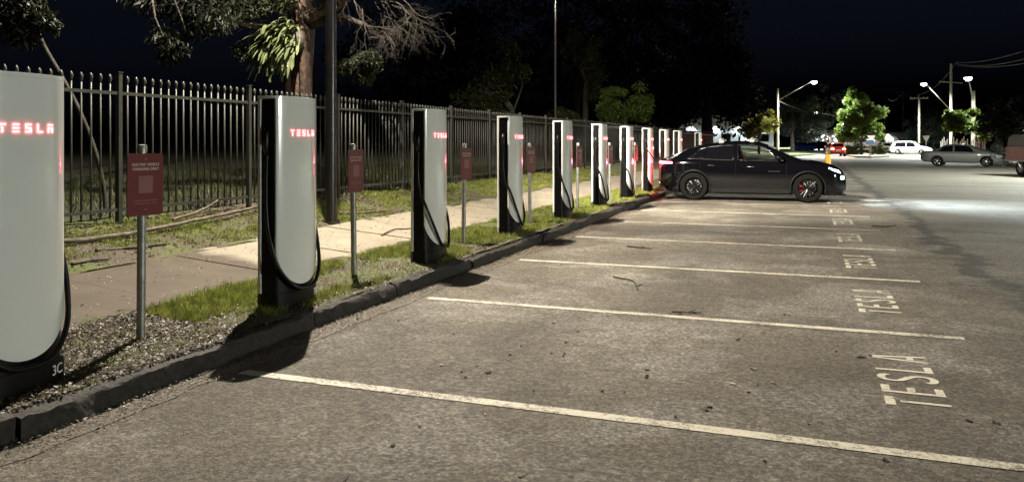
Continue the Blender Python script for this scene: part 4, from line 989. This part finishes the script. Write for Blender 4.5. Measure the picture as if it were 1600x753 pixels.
T('street_tree', 'lit leafy tree hanging over the roof of the grey sedan', 1535, 70, .1, [(1500,195,22,18),(1525,196,22,26),(1488,184,10,12)], n=6000, size=.24, leaf=M_L_LIME, ncl=44, clr=.5, seed=15, tr=.2, lean=(0,0))
T('street_tree', 'broad dark tree above the red utility', 1562, 62, .1, [(1560,190,30,28),(1600,185,40,30),(1630,195,40,30)], n=7000, size=.26, leaf=M_L_DARK, ncl=50, clr=.7, seed=16, tr=.3)
T('garden_shrub', 'pale leafy shrub between the grey sedan and the red utility', 1566, 50, .1, [(1560,240,12,12),(1572,245,10,10)], n=1800, size=.12, leaf=M_L_GREY, ncl=20, clr=.25, seed=17, tr=.03, cat='shrub')
for i, (px, w, h, lb) in enumerate(((1328,7,8,'spiky shrub on the island beside the red car'),(1340,10,10,'low shrub under the island tree trunk'),(1366,11,8,'grassy shrub on the island behind the blue sign'),(1379,8,7,'last low shrub at the white hatchback end of the island'))):
    T('island_shrub', lb, px, 91, .1, [(px,235,w,h)], n=1100, size=.28, leaf=M_L_OLIVE, ncl=14, clr=.35, seed=30+i, tr=.04, group='shrubs on the traffic island', cat='shrub', droop=-.8, asp=.2)

# ------------------------------------------------------------------ street furniture far off
def post_sign(name, label, px, py_top, Z, h, shape, face, back=False, cat='sign', group=None):
    b = at(px, HZY, Z); b.z = 0; root = tag(empty(name, b, YAW+.05), label, cat, group)
    m = MB(); m.tube([(0,0,-.1),(0,0,h)], .04, 8); m.build('post', M_GALV, root)
    m = MB(); m.prism([(a, c+h) for a, c in shape], -.05, -.045, 1); pl = m.build('plate', face, root)
    return root, pl
tri = [(-.45,.1),(.45,.1),(.0,-.7)]
r, pl = post_sign('give_way_sign', 'white give-way triangle beside the white wagon', 1447, 213, 92, 2.2, tri, M_SWHITE)
r, pl = post_sign('give_way_sign', 'white give-way triangle among the island shrubs', 1361, 215, 84, 2.15, tri, M_SWHITE)
r, pl = post_sign('give_way_sign', 'pinkish give-way triangle at the far end of the island', 1337, 217, 110, 2.4, tri, M_SPINK)
r, pl = post_sign('keep_left_sign', 'dark square traffic sign on a post at the island nose', 1359, 226, 80, 1.55, [(-.42,-.22),(.42,-.22),(.42,.2),(-.42,.2)], pm('sign_blue', (.05,.09,.16), rough=.4))
# yellow bollard past the end of the bays
bo = at(1294, 222, 33); bo.z = 0; bol = tag(empty('bollard', bo), 'yellow bollard standing behind the black car bonnet', 'bollard')
m = MB(); m.lathe([(.0,-.1),(.105,-.1),(.105,1.02),(.09,1.06),(.0,1.07)], 18); sharp(m.build('tube', M_YEL, bol), 40)
m = MB(); m.lathe([(.0,.0),(.16,.0),(.16,.02),(.0,.02)], 18); m.build('base_plate', M_YEL, bol)
# traffic island and grass tongue
def pad(name, pts, z0, z1, mat): m = MB(); m.prism([(q.x, q.y) for q in pts], z0, z1); return struct(m.build(name, mat))
g = lambda px, Z: at(px, HZY, Z)
GRASSP = pm('mown_grass', (.05,.075,.016), (.11,.14,.035), 4, .9)
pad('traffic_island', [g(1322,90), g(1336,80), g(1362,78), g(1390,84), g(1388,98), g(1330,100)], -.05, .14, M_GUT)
pad('grass_tongue', [g(1100,60), g(1160,72), g(1230,84), g(1276,96), g(1240,102), g(1120,100)], -.05, .15, GRASSP)
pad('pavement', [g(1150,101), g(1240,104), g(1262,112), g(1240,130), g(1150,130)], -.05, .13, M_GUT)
pad('far_verge', [g(1180,131), g(1262,134), g(1275,200), g(1180,200)], -.05, .16, GRASSP)
pad('right_verge', [Vector((11.6,-10,0)), Vector((30,-10,0)), Vector((30,66,0)), Vector((16,66,0)), Vector((12.2,60,0)), Vector((11.6,50,0))], -.05, .14, GRASSP)
pad('right_verge', [g(1405,112), g(1470,98), g(1520,92), g(1600,92), g(1600,160), g(1400,160)], -.05, .14, GRASSP)

# poles and wires
def pole(label, px, ytop, Z, r=.14, arm=True):
    b = at(px, HZY, Z); b.z = 0; t = at(px, ytop, Z); root = tag(empty('power_pole', b), label, 'power pole', 'timber power poles')
    m = MB(); m.tube([(0,0,-.3),(0,0,t.z)], [r*1.15,r*.8], 12); m.build('shaft', M_TIMB, root, smooth=True)
    if arm:
        m = MB(); m.box((0,0,t.z-.5), (2.4,.1,.12), Matrix.Rotation(YAW, 3, 'Z')); ca = m.build('crossarm', M_TIMB, root)
        for x in (-1.1,-.6,.6,1.1):
            m = MB(); m.lathe([(.0,.06),(.05,.06),(.06,.12),(.04,.2),(.0,.22)], 8, 2, (x*cos(YAW), x*sin(YAW), t.z-.5)); m.build('insulator', M_LHEAD, ca)
    return t
pA = pole('tall timber power pole right of the island tree', 1436, 148, 104); pB = pole('slim far power pole behind the white hatchback', 1411, 143, 150, .13); pC = pole('thin distant power pole just right of the island tree', 1383, 150, 160, .1, False)
top2 = at(1494, 98, 98)
def wire(label, a, b, sag, r=.022):
    a = Vector(a); b = Vector(b); pts = [a.lerp(b, i/16)+Vector((0,0,-sag*4*(i/16)*(1-i/16))) for i in range(17)]
    m = MB(); m.tube([q-pts[8] for q in pts], r, 5); return tag(m.build('power_line', M_WIRE, None, loc=pts[8]), label, 'power line', 'overhead power lines')
wire('upper power line sweeping from the lamp pole over the red utility', top2, at(1700,40,48), .7, .03); wire('middle power line sweeping from the lamp pole over the red utility', top2-Vector((0,0,.15)), at(1720,52,48), .9, .028); wire('lower power line sweeping past the short pale lamp pole', top2-Vector((0,0,.3)), at(1700,78,48), .6, .026)
wire('power line from the lamp pole to the tall timber pole', top2, pA, .8); wire('power line from the tall timber pole to the slim far pole', pA, pB, 1.2); wire('power line from the slim far pole to the thin distant pole', pB, pC, 1.4)
wire('service wire hanging from the leaning timber lamp pole', at(1216,158,97), at(1330,190,150), .6)
# pale building seen through the trees past the fence
def building(label, c, w, d, h, rz, wallm, lit=False):
    root = tag(empty('building', c, rz), label, 'building')
    m = MB(); m.box((0,0,h/2), (w,d,h)); m.build('wall', wallm, root)
    m = MB(); m.prism([(-w/2-.5,h+.004),(w/2+.5,h+.004),(w/2+.5,h+.2),(0,h+1.6),(-w/2-.5,h+.2)], -d/2-.5, d/2+.5, 1); m.build('roof', M_LHEAD, root)
    n = int(w/3)
    for i in range(n):
        x = -w/2+(i+.5)*w/n
        m = MB(); m.box((x,-d/2-.02,h*.5), (1.5,.06,1.3)); wi = m.build('window', M_LHEAD, root); m = MB(); m.box((x,-d/2-.055,h*.5), (1.36,.02,1.16)); m.build('pane', M_WIN if lit and i % 2 else M_GLD, wi)
    return root
M_WIN = em('lit_window', (.8,.95,1), 2.2)
M_RENDER = pm('render_wall', (.62,.64,.64), (.70,.72,.72), 2, .8)
c = at(1118, 222, 125); c.z = .1; bA = building('pale rendered building glowing through the trees past the fence', c, 15, 9, 4.2, YAW+.1, M_RENDER, True)
for x in (-5.5,-1.8,1.8,5.5):
    m = MB(); m.box((x,-4.75,3.85), (.5,.4,.16)); fl = m.build('flood_light', M_LHEAD, bA); m = MB(); m.box((x,-4.8,3.76), (.4,.3,.02)); m.build('flood_lens', M_LAMP, fl)
    spot('flood_beam', (x,-5.0,3.7), (x,-4.9,0), 200, (.75,.93,1), 165, .5, .1, bA)
c = at(1325, 222, 270); c.z = 0; bC = building('far shop row glowing at the end of the street', c, 34, 10, 4.5, YAW, M_RENDER, True)
for x in (-10,-3,4,11):
    m = MB(); m.box((x,-5.3,4.1), (.5,.4,.16)); fl = m.build('flood_light', M_LHEAD, bC); m = MB(); m.box((x,-5.35,4.0), (.5,.36,.04)); m.build('flood_lens', M_LAMPW, fl)
    spot('flood_beam', (x,-5.6,3.9), (x,-5.4,0), 900, (1,.85,.8), 165, .5, .1, bC)
# small lights far down the street
def far_lamp(label, px, py, Z, col):
    q = at(px, py, Z); root = tag(empty('far_street_lamp', (q.x, q.y, 0)), label, 'street lamp', 'small lamps far down the street')
    m = MB(); m.tube([(0,0,-.1),(0,0,q.z)], .09, 8); m.build('pole', M_GALV, root)
    m = MB(); m.lathe([(.0,-.25),(.22,-.2),(.34,0),(.22,.16),(.0,.2)], 12, 2, (0,0,q.z)); m.build('globe', col, root, smooth=True)
M_FARP = em('far_lamp_pink', (1,.72,.75), 9); M_FARW = em('far_lamp_white', (1,.95,.85), 9)
far_lamp('tiny pinkish lamp left of the red car far down the street', 1281, 209, 240, M_FARP)
far_lamp('tiny white lamp above the red car far down the street', 1302, 213, 250, M_FARW)
far_lamp('tiny pinkish lamp under the island tree far down the street', 1314, 209, 262, M_FARP)
far_lamp('tiny white lamp low between island shrubs and red car', 1324, 215, 255, M_FARW)
far_lamp('tiny white lamp past the blue hatchback far down the street', 1292, 217, 255, M_FARW)
q = at(1237, 209, 150); tl = tag(empty('traffic_light', (q.x, q.y, 0), YAW), 'traffic light showing green among the street tree trunks', 'traffic light')
m = MB(); m.tube([(0,0,-.1),(0,0,q.z-.4)], .07, 8); m.build('pole', M_GALV, tl)
m = MB(); m.box((0,0,q.z), (.45,.3,1.1)); hs_ = m.build('housing', M_BLACK, tl, bev=.03)
for dz, mt in ((.34, M_TAILOFF), (0, M_YEL), (-.34, em('signal_green', (.1,1,.6), 14))):
    m = MB(); m.lathe([(.0,-.17),(.13,-.165),(.15,-.152)], 14, 1, (0,0,q.z+dz)); m.build('signal_lens', mt, hs_)
# garden fence of pale boards behind the sedan
fa, fb2 = at(1470, 222, 76), at(1542, 222, 66); fa.z = fb2.z = .14
gf = tag(empty('garden_fence', fa), 'pale paling fence behind the grey sedan', 'fence'); dv = fb2-fa; nb = 26
for i in range(nb):
    if i % 6 == 5: continue
    q = dv*(i/nb); m = MB(); m.box((q.x,q.y,.75+.1*(i%3)), (.16,.03,1.5+.2*(i%3)), Matrix.Rotation(atan2(dv.y,dv.x),3,'Z')); m.build('paling', M_SWHITE if i % 4 else M_RENDER, gf)
m = MB(); m.tube([(0,0,.4),dv*.97+Vector((0,0,.4))], .04, 6); m.build('rail', M_LHEAD, gf)

# ------------------------------------------------------------------ fallen wood and litter on the ground
def log(label, pts, r, mat=M_BARKP):
    P = [Vector(q) for q in pts]; b = P[len(P)//2].copy(); m = MB(); s = spline([q-b for q in P], 28)
    m.tube([q+Vector((0,0,.015*mn.noise(q*3))) for q in s], [r*(1+.25*mn.noise(Vector((i*.7,r,0))))*(1-.35*i/27) for i in range(28)], 8); return tag(m.build('fallen_branch', mat, None, smooth=True, loc=b), label, 'branch', 'fallen branches by the fence')
def vg(px, X, dz=0): Z = atX(px, X); q = at(px, 222, Z); return Vector((X, q.y, verge_z(X)+dz))
log('long pale fallen branch lying along the foot of the fence', [vg(60,-7.35,.05), vg(130,-7.3,.05), vg(200,-7.3,.05), vg(260,-7.35,.06), vg(330,-7.42,.08), vg(400,-7.55,.10), vg(440,-7.6,.1)], .03)
log('short pale branch propped against the bottom fence rail', [vg(270,-7.6,.05), vg(310,-7.65,.10), vg(340,-7.7,.2)], .022)
log('dark broken branch on the grass below the long pale branch', [vg(150,-7.0,.02), vg(190,-6.95,.02), vg(260,-6.85,.02)], .022, M_BARKD)
log('thin dark stick lying by the muddy path edge', [vg(112,-6.75,.02), vg(140,-6.75,.02), vg(170,-6.7,.02)], .016, M_BARKD)
log('grey stick on the grass past the near lamp post', [vg(530,-7.0,.02), vg(570,-6.85,.03), vg(610,-6.75,.02)], .022)
for i, (px, py, s) in enumerate(((1350,556,.09),(1352,487,.06),(1075,490,.05),(820,408,.03))):
    pass
log('dry forked stick lying on the clean concrete footpath', [vg(596,-5.6,.015), vg(618,-5.7,.03), vg(640,-5.62,.02), vg(655,-5.75,.02)], .011, M_BARKD)
def gpt(px, py): return gnd(px, py)
def leafobj(px, py, ln, mat, nm, label, grp, rot=None):
    q = gpt(px, py); a = rnd.uniform(0, 2*pi) if rot is None else rot; R_ = random.Random(int(px*7+py)); n = 9
    out_ = []
    for i in range(n):
        t = 2*pi*i/n; r1 = ln*(.5+.2*R_.uniform(-1,1)); out_.append(Vector((cos(t)*r1, sin(t)*r1*R_.uniform(.35,.6), R_.uniform(.002,.009))))
    V = out_+[Vector((0,0,.007+ln*.05))]+[v*.97-Vector((0,0,.003+v.z*.4)) for v in out_]
    m = MB(); m.add([Matrix.Rotation(a,3,'Z')@v for v in V], [(i,(i+1)%n,n) for i in range(n)]+[(n+1+i, n+1+(i+1)%n, (i+1)%n, i) for i in range(n)]+[tuple(n+1+i for i in range(n-1,-1,-1))])
    return tag(m.build(nm, mat, None, loc=(q.x,q.y,.003)), label, 'leaf', grp)
dark = [(533,750,.13),(614,697,.05),(763,583,.06),(721,582,.04),(727,590,.035),(797,555,.035),(814,541,.035),(862,553,.03),(880,557,.03),(884,536,.03),(745,573,.03),(882,553,.03),(1101,640,.08),(1109,637,.05),(1010,590,.05),(1011,588,.04),(976,613,.03),(834,612,.03),(1345,559,.08),(1360,556,.05),(1383,719,.07),(1555,660,.1),(1514,658,.08),(1264,664,.03),(1306,550,.03),(1180,577,.04),(1152,532,.04),(1155,530,.03),(1105,576,.02),(1226,492,.05),(1085,490,.06),(1063,491,.05),(1340,345,.05),(1400,352,.06),(1390,354,.05),(1300,333,.05),(865,506,.03),(903,519,.03),(941,612,.03),(1170,614,.03),(1184,602,.025),(1055,652,.03),(1195,722,.03),(648,530,.025),(622,502,.025),(708,523,.03)]
for px, py, s in dark: leafobj(px, py, s*.72, M_DEAD, 'dry_leaf', 'dark curled dry leaf lying on the asphalt', 'dark leaves scattered over the parking bays')
pale = [(1178,577,.07),(1145,600,.07),(757,648,.04),(846,497,.05),(1207,599,.05),(815,744,.06),(690,571,.05),(656,667,.03),(1012,578,.05)]
for px, py, s in pale: leafobj(px, py, s*.8, M_PALE, 'pale_leaf', 'pale flat leaf lying on the asphalt', 'pale leaves scattered over the parking bays')
def twig_obj(label, pts, r):
    P = [gpt(*q)+Vector((0,0,.012)) for q in pts]; b = P[len(P)//2].copy(); m = MB(); m.tube(spline([q-b for q in P], 14), [r*(1-.03*i) for i in range(14)], 6)
    e = P[-2]-b; m.tube([e, e+Vector((.05,.09,.01))], r*.6, 5); return tag(m.build('twig', M_DEAD, None, smooth=True, loc=b), label, 'twig', 'twigs on the parking bays')
twig_obj('dark bent twig lying in the third bay on', [(958,434),(975,437),(990,441),(994,449),(997,455)], .010)
twig_obj('dark straight twig lying just past the bent twig', [(980,386),(1000,388),(1018,390)], .011)
twig_obj('thin twig lying on the bay line with dark leaves', [(1050,489),(1075,490),(1096,490)], .007)
twig_obj('dark twig beyond the farthest readable bay word', [(1362,354),(1385,355),(1400,353)], .012)
